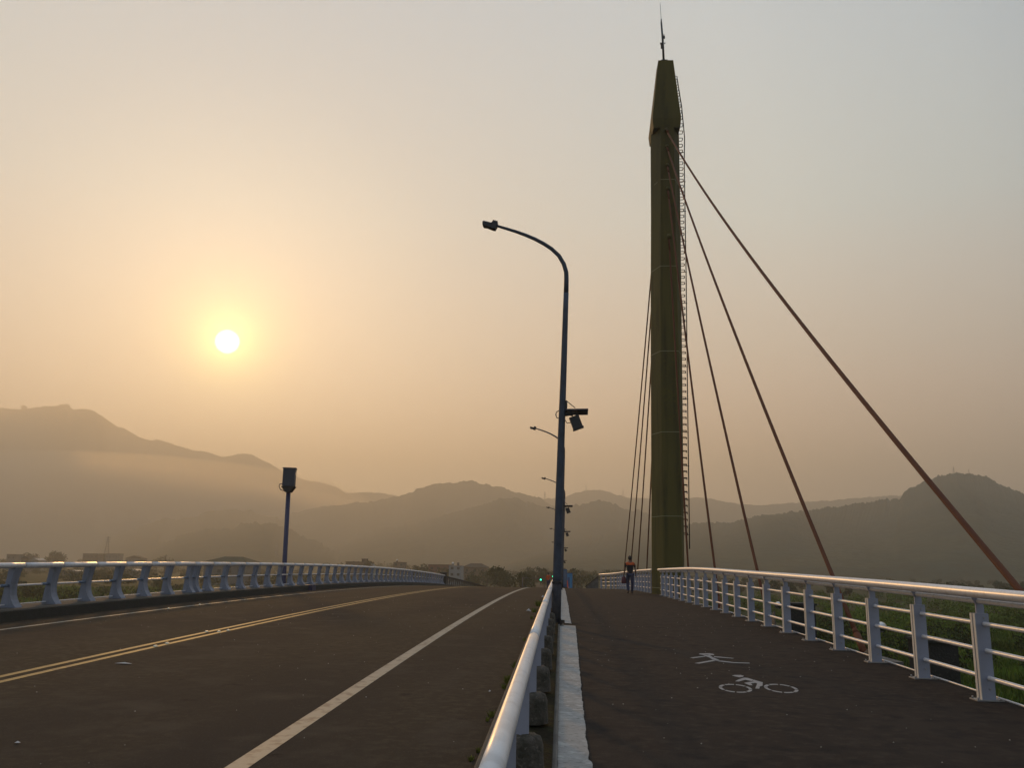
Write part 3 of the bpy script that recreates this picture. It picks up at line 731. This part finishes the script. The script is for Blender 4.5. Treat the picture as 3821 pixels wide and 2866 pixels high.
# bare utility poles
for px, py, Y, H_, lab in ((1818, 2158, 200, 6.5, 'dark timber pole in front of the brown hip roofed building'), (620, 2070, 420, 9, 'thin leaning utility pole standing on the left plain')):
    p = at(px, py, Y); t = thing('utility_pole', lab, 'pole', (p.x, Y, p.z-H_))
    MB().tube([(0, 0, 0), (0, 0, H_)], [.16, .1], 8).build('pole', M_bark, t); MB().box((0, 0, H_-.7), (1.6, .1, .1)).build('crossarm', M_bark, t)

# ------------------------------------------------------------------ litter and road studs
M_lit = mat('white_litter', (.4, .38, .36), .8)
def scrap(label, px, py, s, seed):
    x, y = gnd(px, py); r = random.Random(seed); b = MB(); n = 7
    v = [(r.uniform(.6, 1)*s[0]*math.cos(2*math.pi*k/n), r.uniform(.6, 1)*s[1]*math.sin(2*math.pi*k/n), r.uniform(.0, s[2]*.4)) for k in range(n)]+[(0, 0, s[2])]
    b.add(v, [(k, (k+1) % n, n) for k in range(n)], False)
    o = b.build('litter', M_lit, None, loc=(x, y, zr(y)+.006)); tag(o, label, 'litter', 'scraps of litter on the road')
scrap('crumpled white cup like scrap of litter on the road near the guard rail', 1973, 2284, (.09, .09, .09), 1)
scrap('small pale crumpled paper at the road edge close to the guard tube', 2026, 2231, (.09, .10, .10), 2)
scrap('long flat white scrap lying between the yellow line and white lane line', 464, 2480, (.16, .04, .02), 3)
scrap('tiny pale scrap in the middle of the lane below the yellow line', 65, 2777, (.035, .03, .015), 4)
scrap('tiny white chip on the road beside the kerb weeds', 1827, 2585, (.018, .018, .02), 5)
Vg, Fg = [], []
for i in range(420):
    x, y = random.uniform(-11, -.7), random.uniform(4.5, 34)
    if random.random() < .35: x, y = random.uniform(.3, 4.7), random.uniform(4, 26)
    q = random.uniform(.003, .009)*(1+y*.02); a_ = random.uniform(0, 6.28)
    k = len(Vg); Vg += [(x+q*math.cos(a_+j*2.094), y+q*math.sin(a_+j*2.094), zr(y)+.003) for j in range(3)]+[(x, y, zr(y)+.003+q)]
    Fg += [(k, k+1, k+3), (k+1, k+2, k+3), (k+2, k, k+3)]
tag(link('gravel', quads_mesh('gravel', np.array(Vg), np.array(Fg), mat('pale_grit', (.22, .20, .17), .9))), 'scattered pale grit on the asphalt', 'grit', kind='stuff')
M_glint = mat('stud_reflector', (.8, .7, .5), .15, metal=.6)
for px, py, lab in [(580, 2415, 'y'), (624, 2404, 'y'), (771, 2360, 'y'), (817, 2360, 'y'), (852, 2355, 'y'), (629, 2273, 'e'), (746, 2258, 'e')]:
    x, y = gnd(px, py)
    o = MB().box((0, 0, .012), (.06, .06, .022), taper=.6).build('road_stud', M_glint, None, loc=(x, y, zr(y)+.005))
    tag(o, 'small glinting stud on the double yellow line' if lab == 'y' else 'small glinting stud on the thin white edge line', 'road stud', 'studs on the double yellow line' if lab == 'y' else 'studs on the white edge line')

# ------------------------------------------------------------------ vegetation
def leaf_cloud(centres, radii, n, size, flat=.8):
    """n leaf quads scattered in the given lumps, denser to the shell"""
    centres = np.array(centres, float); radii = np.array(radii, float)
    k = rng.integers(0, len(centres), n); d = rng.normal(size=(n, 3)); d /= np.linalg.norm(d, axis=1)[:, None]
    r = radii[k]*rng.uniform(.45, 1.08, n)**.6
    P = centres[k]+d*r[:, None]*np.array([1, 1, flat])
    a = rng.normal(size=(n, 3)); a /= np.linalg.norm(a, axis=1)[:, None]; b = np.cross(a, rng.normal(size=(n, 3))); b /= np.linalg.norm(b, axis=1)[:, None]
    s = size*rng.uniform(.5, 1.3, n)[:, None]
    V = np.stack([P-a*s, P-b*s*.6, P+a*s, P+b*s*.6], 1).reshape(-1, 3); F = np.arange(4*n).reshape(-1, 4)
    return V, F
def crown_lumps(h, w, n=9):
    C, R = [], []
    for i in range(n):
        a = random.uniform(0, 6.28); q = random.uniform(0, 1); z = h*random.uniform(.38, .92); rr = w*.5*(1-abs(z/h-.6))*random.uniform(.2, .9)
        C.append((rr*math.cos(a), rr*math.sin(a), z)); R.append(w*random.uniform(.18, .3))
    C.append((0, 0, h*.6)); R.append(w*.33); return C, R
def tree(label, x, y, h, w, m=M_leaf, n=900, group='trees beyond the bridge', zb=GZ-.4):
    t = thing('tree', label, 'tree', (x, y, zb), group=group)
    C, R = crown_lumps(h, w); V, F = leaf_cloud(C, R, n, w*.05)
    link('crown', quads_mesh('crown', V, F, m), t)
    b = MB().tube([(0, 0, 0), (.1, 0, h*.3), (0, .1, h*.62)], [w*.035, w*.028, w*.01], 7)
    for k in range(4):
        a = random.uniform(0, 6.28); b.tube([(.05, 0, h*.32), (w*.22*math.cos(a), w*.22*math.sin(a), h*random.uniform(.5, .7))], [w*.016, w*.006], 5)
    b.build('trunk', M_bark, t); return t
tl = [(1855, 2125, 300, 'rounded hazy tree right of the brown hip roofed building'), (1900, 2133, 280, 'wide dark tree left of the traffic light mast'),
      (1955, 2143, 250, 'low round tree just below the green traffic light'), (1995, 2120, 380, 'tall pale tree behind the traffic light'), (2032, 2126, 360, 'tree behind the person in orange'),
      (1560, 2106, 470, 'feathery tree rising above the left railing end'), (1590, 2110, 480, 'smaller tree beside the red brown building'), (2150, 2128, 330, 'hazy tree behind the bright blue cabinet'),
      (2205, 2146, 300, 'low tree left of the sloping wing wall'), (2260, 2140, 420, 'hazy tree above the far end of the path railing'), (200, 2058, 800, 'bushy tall tree on the horizon behind the left railing, second clump'),
      (222, 2062, 850, 'dark pointed tree above the left railing'), (400, 2066, 950, 'tree clump beside the left pylon'), (120, 2068, 780, 'tree by the leftmost house roof'), (590, 2078, 850, 'small dark tree where the railing top glints'),
      (1380, 2098, 500, 'tree beside the flat roofed block behind the railing')]
for px, py, Y, lab in tl:
    p = at(px, py, Y); h = p.z-GZ+.4; tree(lab, p.x, Y, h, h*random.uniform(.75, 1.15), m=random.choice([M_leaf, M_leafd]))
def belt(name, label, n, xr, yr, hr, m, cat='trees', nl=260, size=.45, wr=(.8, 1.3)):
    Vs, Fs, o = [], [], 0
    for i in range(n):
        Y = random.uniform(*yr); X = random.uniform(*xr)*Y if xr[0] > -3 and xr[1] < 3 else random.uniform(*xr)
        h = random.uniform(*hr); w = h*random.uniform(*wr); C, R = [], []
        for k in range(5):
            a = random.uniform(0, 6.28); z = h*random.uniform(.25, .8); rr = w*.35*random.random()
            C.append((X+rr*math.cos(a), Y+rr*math.sin(a), GZ-1+z)); R.append(w*random.uniform(.2, .32))
        V, F = leaf_cloud(C, R, nl, size); Vs.append(V); Fs.append(F+o); o += len(V)
    ob = link(name, quads_mesh(name, np.concatenate(Vs), np.concatenate(Fs), m)); tag(ob, label, cat, kind='stuff'); return ob
belt('woodland', 'hazy belt of trees across the plain behind the left railing', 260, (-.80, -.16), (750, 1500), (6, 13), M_leaf, nl=200, size=.9)
belt('woodland', 'hazy belt of trees on the plain straight ahead beyond the crest', 110, (-.17, .12), (330, 800), (5, 10), M_leaf, nl=260, size=.55)
belt('woodland', 'hazy tree belt at the foot of the right hill', 260, (.12, .75), (300, 850), (3, 6), M_leafd, nl=200, size=.7)
belt('undergrowth', 'dark green bushes on the river bank behind the near path railing', 95, (.26, .72), (70, 130), (1.4, 3.4), M_leafd, 'bushes', nl=420, size=.16, wr=(1.2, 2.2))
belt('undergrowth', 'bright green scrub further back behind the near path railing', 210, (.16, .72), (120, 320), (1.6, 3.4), M_bladeg, 'bushes', nl=320, size=.24, wr=(1.4, 2.4))
belt('undergrowth', 'olive scrub and bushes below the left railing', 190, (-.80, -.14), (60, 330), (1.5, 3.6), M_leafd, 'bushes', nl=300, size=.24, wr=(1.2, 2.2))
def tufts(name, label, n, xr, yr, hgt, m):
    Y = rng.uniform(yr[0]**.5, yr[1]**.5, n)**2; X = rng.uniform(*xr, n)*Y
    keep = (X > 7.5) | (X < -15); X, Y = X[keep], Y[keep]; n = len(X)
    Z = np.array([gzf(a, b) for a, b in zip(X, Y)])
    h = hgt*rng.uniform(.4, 1.2, n)*(1+.5*np.sin(X*.2)*np.sin(Y*.13)); w = .08+.10*rng.random(n); a = rng.uniform(0, 3.14, n); lx, ly = rng.normal(0, .25, (2, n))
    P = np.stack([X, Y, Z-.05], 1); u = np.stack([np.cos(a)*w, np.sin(a)*w, 0*a], 1)
    T = P+np.stack([lx*h, ly*h, h], 1); V = np.stack([P-u, P+u, T], 1).reshape(-1, 3)
    tag(link(name, quads_mesh(name, V, np.arange(3*n).reshape(-1, 3), m)), label, 'grass', kind='stuff')
belt('undergrowth', 'olive hedges and bushes across the fields beyond the left railing', 260, (-.80, -.12), (300, 760), (2.5, 5.0), M_leaf, 'bushes', nl=200, size=.45, wr=(1.5, 2.6))
tufts('grass', 'long bright green grass on the bank to the right of the bridge', 90000, (.25, .75), (28, 200), .7, M_bladeg)
tufts('grass', 'olive green grass and weeds on the plain left of the bridge', 70000, (-.85, -.12), (40, 260), .8, M_bladeg)
# weeds along the kerb
Vw, Fw, o = [], [], 0
for (px, py, n, s) in ((2010, 2262, 260, .26), (1995, 2285, 120, .20), (1985, 2310, 50, .12), (1960, 2392, 30, .09), (1925, 2490, 70, .12), (1897, 2548, 160, .12), (1885, 2570, 80, .09), (1838, 2675, 70, .08), (1822, 2692, 30, .06), (1790, 2810, 40, .05), (1762, 2840, 60, .05)):
    x, y = gnd(px, py); x = min(x, -.62)
    for i in range(n):
        a = random.uniform(0, 6.28); d = random.random()**.7*s*.5; X, Y = x-.01+d*math.cos(a)*.55, y+d*math.sin(a)*2.0; X = min(X, -.605)
        h = s*random.uniform(.2, .8); b = random.uniform(0, 6.28); w = .006; lx, ly = random.gauss(0, .5)*h, random.gauss(0, .5)*h
        z = zr(Y); Vw += [(X-w*math.cos(b), Y-w*math.sin(b), z), (X+w*math.cos(b), Y+w*math.sin(b), z), (X+lx, Y+ly, z+h)]
tag(link('weeds', quads_mesh('weeds', np.array(Vw), np.arange(len(Vw)).reshape(-1, 3), M_weed)), 'yellow green weed tufts growing along the median kerb', 'weeds', kind='stuff')

# ------------------------------------------------------------------ buildings on the plain
M_wred = mat('red_brown_wall', (.16, .075, .05), .8, noise=[(.3, (.12, .06, .045), .4, .7, 3)])
M_wblu = mat('pale_blue_wall', (.20, .235, .255), .8, noise=[(.4, (.15, .18, .20), .45, .7, 3)])
M_wbrn = mat('brown_wall', (.11, .085, .055), .85, noise=[(.3, (.15, .11, .08), .4, .7, 3)])
M_wgry = mat('grey_wall', (.15, .14, .12), .85, noise=[(.3, (.10, .095, .085), .4, .7, 3)])
M_roof = mat('dark_roof', (.05, .04, .03), .9, spec=.1); M_groof = mat('green_grey_roof', (.035, .045, .03), .9, spec=.1); M_win = mat('window_glass', (.03, .035, .04), .2)
M_lroof = mat('pale_roof', (.22, .22, .20), .7)
def house(label, px0, px1, ytop, Y, dep, wall, roofm, kind, tanks=0, name='house', floors=2, cat='house'):
    p0, p1 = at(px0, ytop, Y), at(px1, ytop, Y); w = p1.x-p0.x; h = (p0.z+p1.z)/2-GZ+.5
    t = thing(name, label, cat, ((p0.x+p1.x)/2, Y+dep/2, GZ-.5))
    eave = h if kind == 'flat' else h*.80 if kind == 'hip' else h*.82
    MB().box((0, 0, eave/2), (w, dep, eave)).build('wall', wall, t)
    if kind == 'flat':
        MB().box((0, 0, h+.1), (w+.5, dep+.5, .22)).build('roof', roofm, t)
    elif kind == 'hip':
        x, y = w/2+.6, dep/2+.6; v = [(-x, -y, eave), (x, -y, eave), (x, y, eave), (-x, y, eave), (-x*.42, 0, h), (x*.42, 0, h)]
        MB().add(v, [(0, 1, 5, 4), (2, 3, 4, 5), (1, 2, 5), (3, 0, 4), (3, 2, 1, 0)]).build('roof', roofm, t)
    else:
        MB().prism([(-w/2-.4, eave), (w/2+.4, eave), (w/2*.0, h)], 'y', -dep/2-.4, dep/2+.4).build('roof', roofm, t)
    nx = max(2, min(6, int(w/3.2)))
    wm = MB().box((0, 0, 0), (1.3, .12, 1.2)).mesh('window', M_win)
    for fl in range(floors):
        for k in range(nx):
            link('window', wm, t, (-w/2+w*(k+.5)/nx, -dep/2-.02, eave*(fl+.62)/floors))
    for k in range(tanks):
        q = MB().lathe([(.001, 1.7), (.35, 1.6), (.6, 1.35), (.6, .3), (.45, .3), (.45, 0)], n=12).build('water_tank', M_chrome if k == 0 else M_wgry, t, loc=(-w*.3+2.6*k, 0, h+.2))
    return t
house('long red brown building behind the railing end', 1599, 1674, 2109, 455, 14, M_wred, M_roof, 'flat')
house('pale blue house with rooftop water tanks', 1676, 1722, 2113, 430, 10, M_wblu, M_wblu, 'flat', tanks=2, floors=3)
house('brown house with a wide hipped roof', 1728, 1817, 2103, 470, 14, M_wbrn, M_roof, 'hip')
house('flat roofed block with a stair tower above the left railing', 1290, 1372, 2098, 520, 12, M_wbrn, M_roof, 'flat')
house('stair head block on the flat roofed house', 1350, 1368, 2087, 523, 4, M_roof, M_roof, 'flat', name='roof_block', cat='roof block', floors=1)
house('small white gabled shed beside the flat roofed block', 1374, 1396, 2105, 500, 6, M_lroof, M_lroof, 'gable', floors=1, name='shed')
house('narrow tall house with rooftop tank above the left railing', 1468, 1508, 2100, 540, 9, M_wbrn, M_roof, 'flat', tanks=1, floors=3)
house('broad hall with a low dark roof and bright ridge above the left railing', 764, 918, 2077, 330, 18, M_wgry, M_groof, 'hip', floors=1, name='hall', cat='hall')
house('house with a dark pitched roof at the far left behind the railing', 80, 108, 2075, 640, 13, M_wbrn, M_roof, 'gable')
house('pale roofed long shed at the far left behind the railing', 112, 145, 2083, 640, 10, M_wgry, M_lroof, 'gable', floors=1, name='shed')
house('grey house among trees at the left picture edge', 26, 60, 2070, 700, 12, M_wgry, M_roof, 'flat')
house('low grey block on the horizon left of the pylon', 310, 365, 2067, 850, 12, M_wbrn, M_roof, 'flat')
house('row house with small white dormer right of the pylon', 395, 440, 2067, 900, 12, M_wgry, M_roof, 'flat')
house('small grey house where the railing top shines', 470, 530, 2074, 850, 12, M_wgry, M_roof, 'gable')
house('pale long greenhouse roof seen through the left railing posts', 235, 300, 2128, 430, 8, M_wgry, M_lroof, 'gable', floors=1, name='greenhouse', cat='greenhouse')
house('low white roofed shed seen between the left railing posts', 470, 515, 2124, 430, 7, M_wgry, M_lroof, 'gable', floors=1, name='shed')
house('pale distant block at the foot of the right hill', 2140, 2157, 2142, 560, 8, M_lroof, M_lroof, 'flat', floors=1)
house('white roofed shed in the haze right of the bright blue cabinet', 2166, 2196, 2139, 600, 8, M_wgry, M_lroof, 'gable', floors=1, name='shed')

# ------------------------------------------------------------------ pylons
M_pyl = mat('pylon_steel', (.10, .09, .08), .6)
pb = MB(); H_ = 30.
def hw(z): return 3.2*(1-z/H_)+.35
lev = [0, 5, 9.5, 13.5, 17, 20, 22.5, 25, 27.5, 30]
for a in range(4):
    sx, sy = ((-1, -1), (1, -1), (1, 1), (-1, 1))[a]; tx, ty = ((-1, -1), (1, -1), (1, 1), (-1, 1))[(a+1) % 4]
    pb.tube([(sx*hw(0), sy*hw(0), 0), (sx*hw(30), sy*hw(30), 30)], .30, 4)
    for i in range(len(lev)-1):
        z0, z1 = lev[i], lev[i+1]
        pb.tube([(sx*hw(z0), sy*hw(z0), z0), (tx*hw(z1), ty*hw(z1), z1)], .16, 3, cap=False); pb.tube([(tx*hw(z0), ty*hw(z0), z0), (sx*hw(z1), sy*hw(z1), z1)], .16, 3, cap=False)
pyl_frame = pb.mesh('frame', M_pyl)
arms = [MB().tube([(-4.2, 0, z), (0, 0, z+.9), (4.2, 0, z)], .24, 4).tube([(-4.2, 0, z), (4.2, 0, z)], .12, 4).tube([(-4.1, 0, z), (-4.1, 0, z-1.2)], .1, 4).tube([(4.1, 0, z), (4.1, 0, z-1.2)], .1, 4).mesh('crossarm', M_pyl) for z in (20, 23.8, 27.6)]
def pylon(label, px, ytop, ybot, Y, rz=.4):
    a, b = at(px, ytop, Y), at(px, ybot, Y); t = thing('pylon', label, 'pylon', (b.x, Y, b.z-1), rz, group='electricity pylons')
    k = (a.z-b.z+1)/30; t.scale = (k, k, k); link('frame', pyl_frame, t)
    for m in arms: link('crossarm', m, t)

# ------------------------------------------------------------------ hills
def ridge(label, D, pts, foot=.45, back=.35, rough=1.0, jag=1.6, seed=0, power=1.15, step=7):
    """terrain strip: pts give the skyline; slopes run down to the plain in front and behind"""
    r = np.random.default_rng(seed); pts = np.array(pts, float); xs = np.arange(pts[0, 0], pts[-1, 0], step); yy = np.interp(xs, pts[:, 0], pts[:, 1])
    k_ = np.hanning(5); k_ /= k_.sum(); yy = np.convolve(np.pad(yy, 2, 'edge'), k_, 'valid')
    n = len(xs)
    def noise1(m, sc):
        g = r.normal(size=int(n/sc)+4); return np.interp(np.arange(n)/sc, np.arange(len(g)), g)
    jagn = jag*(noise1(n, 1.0)*1.4+noise1(n, 2.6)*1.6+noise1(n, 7)*1.6)
    T = np.concatenate([np.linspace(0, 1, 46), 1+np.linspace(0, 1, 16)[1:]])
    dirs = [at(x, y, D) for x, y in zip(xs, yy)]
    X0 = np.array([p.x/D for p in dirs]); H = np.array([p.z for p in dirs])-GZ
    edge = np.minimum(1, np.minimum(np.arange(n), n-1-np.arange(n))/8.0)
    # spurs and gullies
    ph = r.uniform(0, 6.28, 8); V = np.zeros((len(T), n, 3))
    for j, tt in enumerate(T):
        if tt <= 1: dist = D*(1-foot*(1-tt)); s = tt**power
        else: dist = D*(1+back*(tt-1)); s = (1-(tt-1))**1.2
        w = math.sin(math.pi*min(tt, 1)) if tt <= 1 else 0
        spur = sum(np.sin(X0*(22+17*q)+ph[q]+tt*(2.2 if q % 2 else -1.6))/(1.3+q) for q in range(6))
        hh = H*s*edge*(1+.13*rough*w*spur) + 0 + (jagn*D/2600*(s**5))*edge
        V[j, :, 0] = X0*dist + spur*w*D*.010; V[j, :, 1] = dist; V[j, :, 2] = GZ-3+np.maximum(hh, 0)+3*s
    m_ = len(T); i = (np.arange(m_-1)[:, None]*n+np.arange(n-1)[None]).ravel(); F = np.stack([i, i+1, i+1+n, i+n], 1)
    me = quads_mesh('hills', V.reshape(-1, 3), F, M_hill); me.polygons.foreach_set('use_smooth', [True]*len(F))
    o = struct(link('hills', me)); o['label'] = label; return o
ridge('high hazy mountain ridge at the left below the sun', 4600, [(-700, 1640), (-400, 1560), (-150, 1540), (0, 1521), (41, 1525), (113, 1526), (154, 1517), (226, 1514), (258, 1518), (271, 1529), (307, 1527), (344, 1531), (384, 1554), (439, 1594), (461, 1598), (520, 1631), (567, 1643), (588, 1638), (651, 1659), (710, 1677), (778, 1688), (827, 1706), (895, 1692), (940, 1694), (976, 1716), (1000, 1724), (1045, 1754), (1113, 1782), (1149, 1794), (1194, 1799), (1244, 1813), (1289, 1842), (1325, 1841), (1362, 1838), (1420, 1840), (1457, 1849), (1600, 1880), (1800, 1930), (2000, 2000), (2100, 2080)], jag=.5, seed=1)
ridge('far pale ridge behind the tower and to the right', 4300, [(1700, 2090), (1800, 1960), (1950, 1875), (2022, 1866), (2051, 1862), (2114, 1857), (2152, 1840), (2186, 1830), (2220, 1828), (2258, 1833), (2300, 1846), (2348, 1857), (2430, 1861), (2500, 1864), (2571, 1860), (2601, 1855), (2661, 1866), (2700, 1873), (2764, 1884), (2850, 1884), (2937, 1878), (3109, 1866), (3282, 1852), (3360, 1848), (3500, 1880), (3700, 1930), (4000, 2000)], jag=.6, seed=2)
ridge('rounded middle hill between the left mountain and the lamps', 3300, [(560, 2090), (700, 2020), (850, 1960), (1000, 1928), (1081, 1917), (1181, 1894), (1253, 1883), (1371, 1876), (1407, 1867), (1488, 1847), (1542, 1836), (1601, 1815), (1637, 1804), (1723, 1797), (1768, 1800), (1814, 1813), (1868, 1820), (1931, 1842), (2000, 1856), (2060, 1885), (2200, 1930), (2350, 2000), (2450, 2100)], jag=1.1, seed=3)
ridge('nearer wooded hill below the rounded hill', 2500, [(1000, 2100), (1150, 2060), (1271, 2016), (1334, 1996), (1393, 1980), (1452, 1967), (1497, 1960), (1551, 1955), (1601, 1935), (1678, 1917), (1750, 1901), (1805, 1879), (1859, 1863), (1904, 1856), (1945, 1865), (2000, 1883), (2060, 1897), (2109, 1893), (2181, 1880), (2225, 1868), (2300, 1884), (2360, 1905), (2430, 1925), (2600, 1960), (2800, 2010), (3000, 2100)], jag=1.2, seed=4)
ridge('low hill at the left under the mist', 2700, [(300, 2085), (380, 2020), (452, 1983), (542, 1956), (606, 1938), (669, 1940), (723, 1933), (768, 1911), (814, 1902), (859, 1906), (918, 1904), (963, 1915), (1000, 1928), (1068, 1940), (1113, 1958), (1181, 1980), (1226, 2012), (1300, 2050), (1420, 2100)], jag=1.6, seed=5)
ridge('lowest wooded spur at the left', 2000, [(480, 2090), (600, 2030), (678, 2001), (768, 1979), (859, 1972), (949, 1952), (1020, 1955), (1100, 1985), (1200, 2030), (1330, 2100)], jag=1.6, seed=6)
ridge('dark wooded hill on the right with pylons on top', 1900, [(1800, 2120), (1900, 2080), (2011, 2049), (2121, 2020), (2185, 2011), (2232, 2001), (2264, 1993), (2311, 1985), (2375, 1979), (2413, 1976), (2500, 1965), (2571, 1956), (2637, 1950), (2700, 1953), (2729, 1947), (2833, 1926), (2937, 1914), (3040, 1900), (3196, 1879), (3300, 1866), (3358, 1861), (3371, 1839), (3399, 1823), (3423, 1811), (3452, 1796), (3499, 1778), (3535, 1768), (3575, 1765), (3625, 1768), (3674, 1778), (3714, 1796), (3741, 1809), (3780, 1826), (3821, 1838), (3950, 1870), (4200, 1950), (4500, 2060)], jag=1.0, seed=7, step=3, foot=.55)
pylon('left of the two pylons on the right hill top', 3559, 1743, 1766, 1890)
pylon('right of the two pylons on the right hill top', 3616, 1751, 1769, 1895)
pylon('pylon on the pale far ridge above the lamp', 2187, 1811, 1832, 4290)
pylon('pylon on the pale far ridge left of the tower', 2325, 1824, 1852, 4290)
pylon('pylon on the rounded hill just left of the lamp pole', 2033, 1835, 1868, 3290)
pylon('pylon in front of the right hill between lamp and tower', 2324, 1947, 1988, 1880)
pylon('tall pylon on the plain behind the left railing', 398, 2002, 2062, 1150)
pylon('faint pylon beside the navy camera post', 1030, 2032, 2092, 1400)
def hilltop(label, px0, px1, y0, y1, Y):
    p, q = at(px0, y0, Y), at(px1, y1, Y); t = thing('hilltop_building', label, 'building', ((p.x+q.x)/2, Y, q.z-6), group='buildings on the mountain top')
    w = q.x-p.x; h = p.z-q.z+6
    MB().box((0, 0, h*.42), (w, w*.6, h*.84)).build('wall', M_wgry, t); MB().box((-w*.2, 0, h*.9), (w*.5, w*.4, h*.2)).build('roof', M_roof, t)
hilltop('squat domed building on the left mountain ridge', 84, 98, 1513, 1527, 4590)
hilltop('stepped building on the left mountain summit', 224, 240, 1509, 1517, 4590)
hilltop('second stepped block on the left mountain summit', 241, 258, 1508, 1520, 4590)

# ------------------------------------------------------------------ air: haze and the mist bank under the left mountain
def volume(name, density, aniso, col):
    m = bpy.data.materials.new(name); m.use_nodes = True; t = m.node_tree; t.nodes.clear()
    v = t.nodes.new('ShaderNodeVolumePrincipled'); v.inputs['Density'].default_value = density; v.inputs['Anisotropy'].default_value = aniso
    v.inputs['Color'].default_value = (*col, 1); o = t.nodes.new('ShaderNodeOutputMaterial'); t.links.new(v.outputs[0], o.inputs['Volume']); return m
hb = MB().box((-400, 3660, 461.5), (12400, 8000, 937)).build('haze', volume('haze_air', .00045, .42, (.935, .905, .76)))
tag(hb, 'thin warm haze filling the valley air', 'haze', kind='stuff')
mm = volume('mist_air', .0021, .60, (.95, .88, .72))
bank = ['widest pale mist bank lying against the left mountain', 'inner pale mist bank against the left mountain']
for px, py, Y, sx, sy, sz in ((150, 1900, 3350, 1350, 360, 230), (640, 1930, 3550, 900, 300, 150), (-250, 1960, 3100, 900, 330, 190)):
    c = at(px, py, Y)
    for k in (1.0, .84, .68, .5, .32):
        ms = MB().lathe([(math.sin(math.pi*i/24)+1e-4, -math.cos(math.pi*i/24)) for i in range(25)], n=48)
        ms.v = [(a*sx*k, b*sy*k, z*sz*k) for a, b, z in ms.v]
        o = ms.build('mist', mm, None, loc=c); tag(o, 'pale mist lying against the lower slopes of the left mountain', 'mist', 'mist banks', kind='stuff')
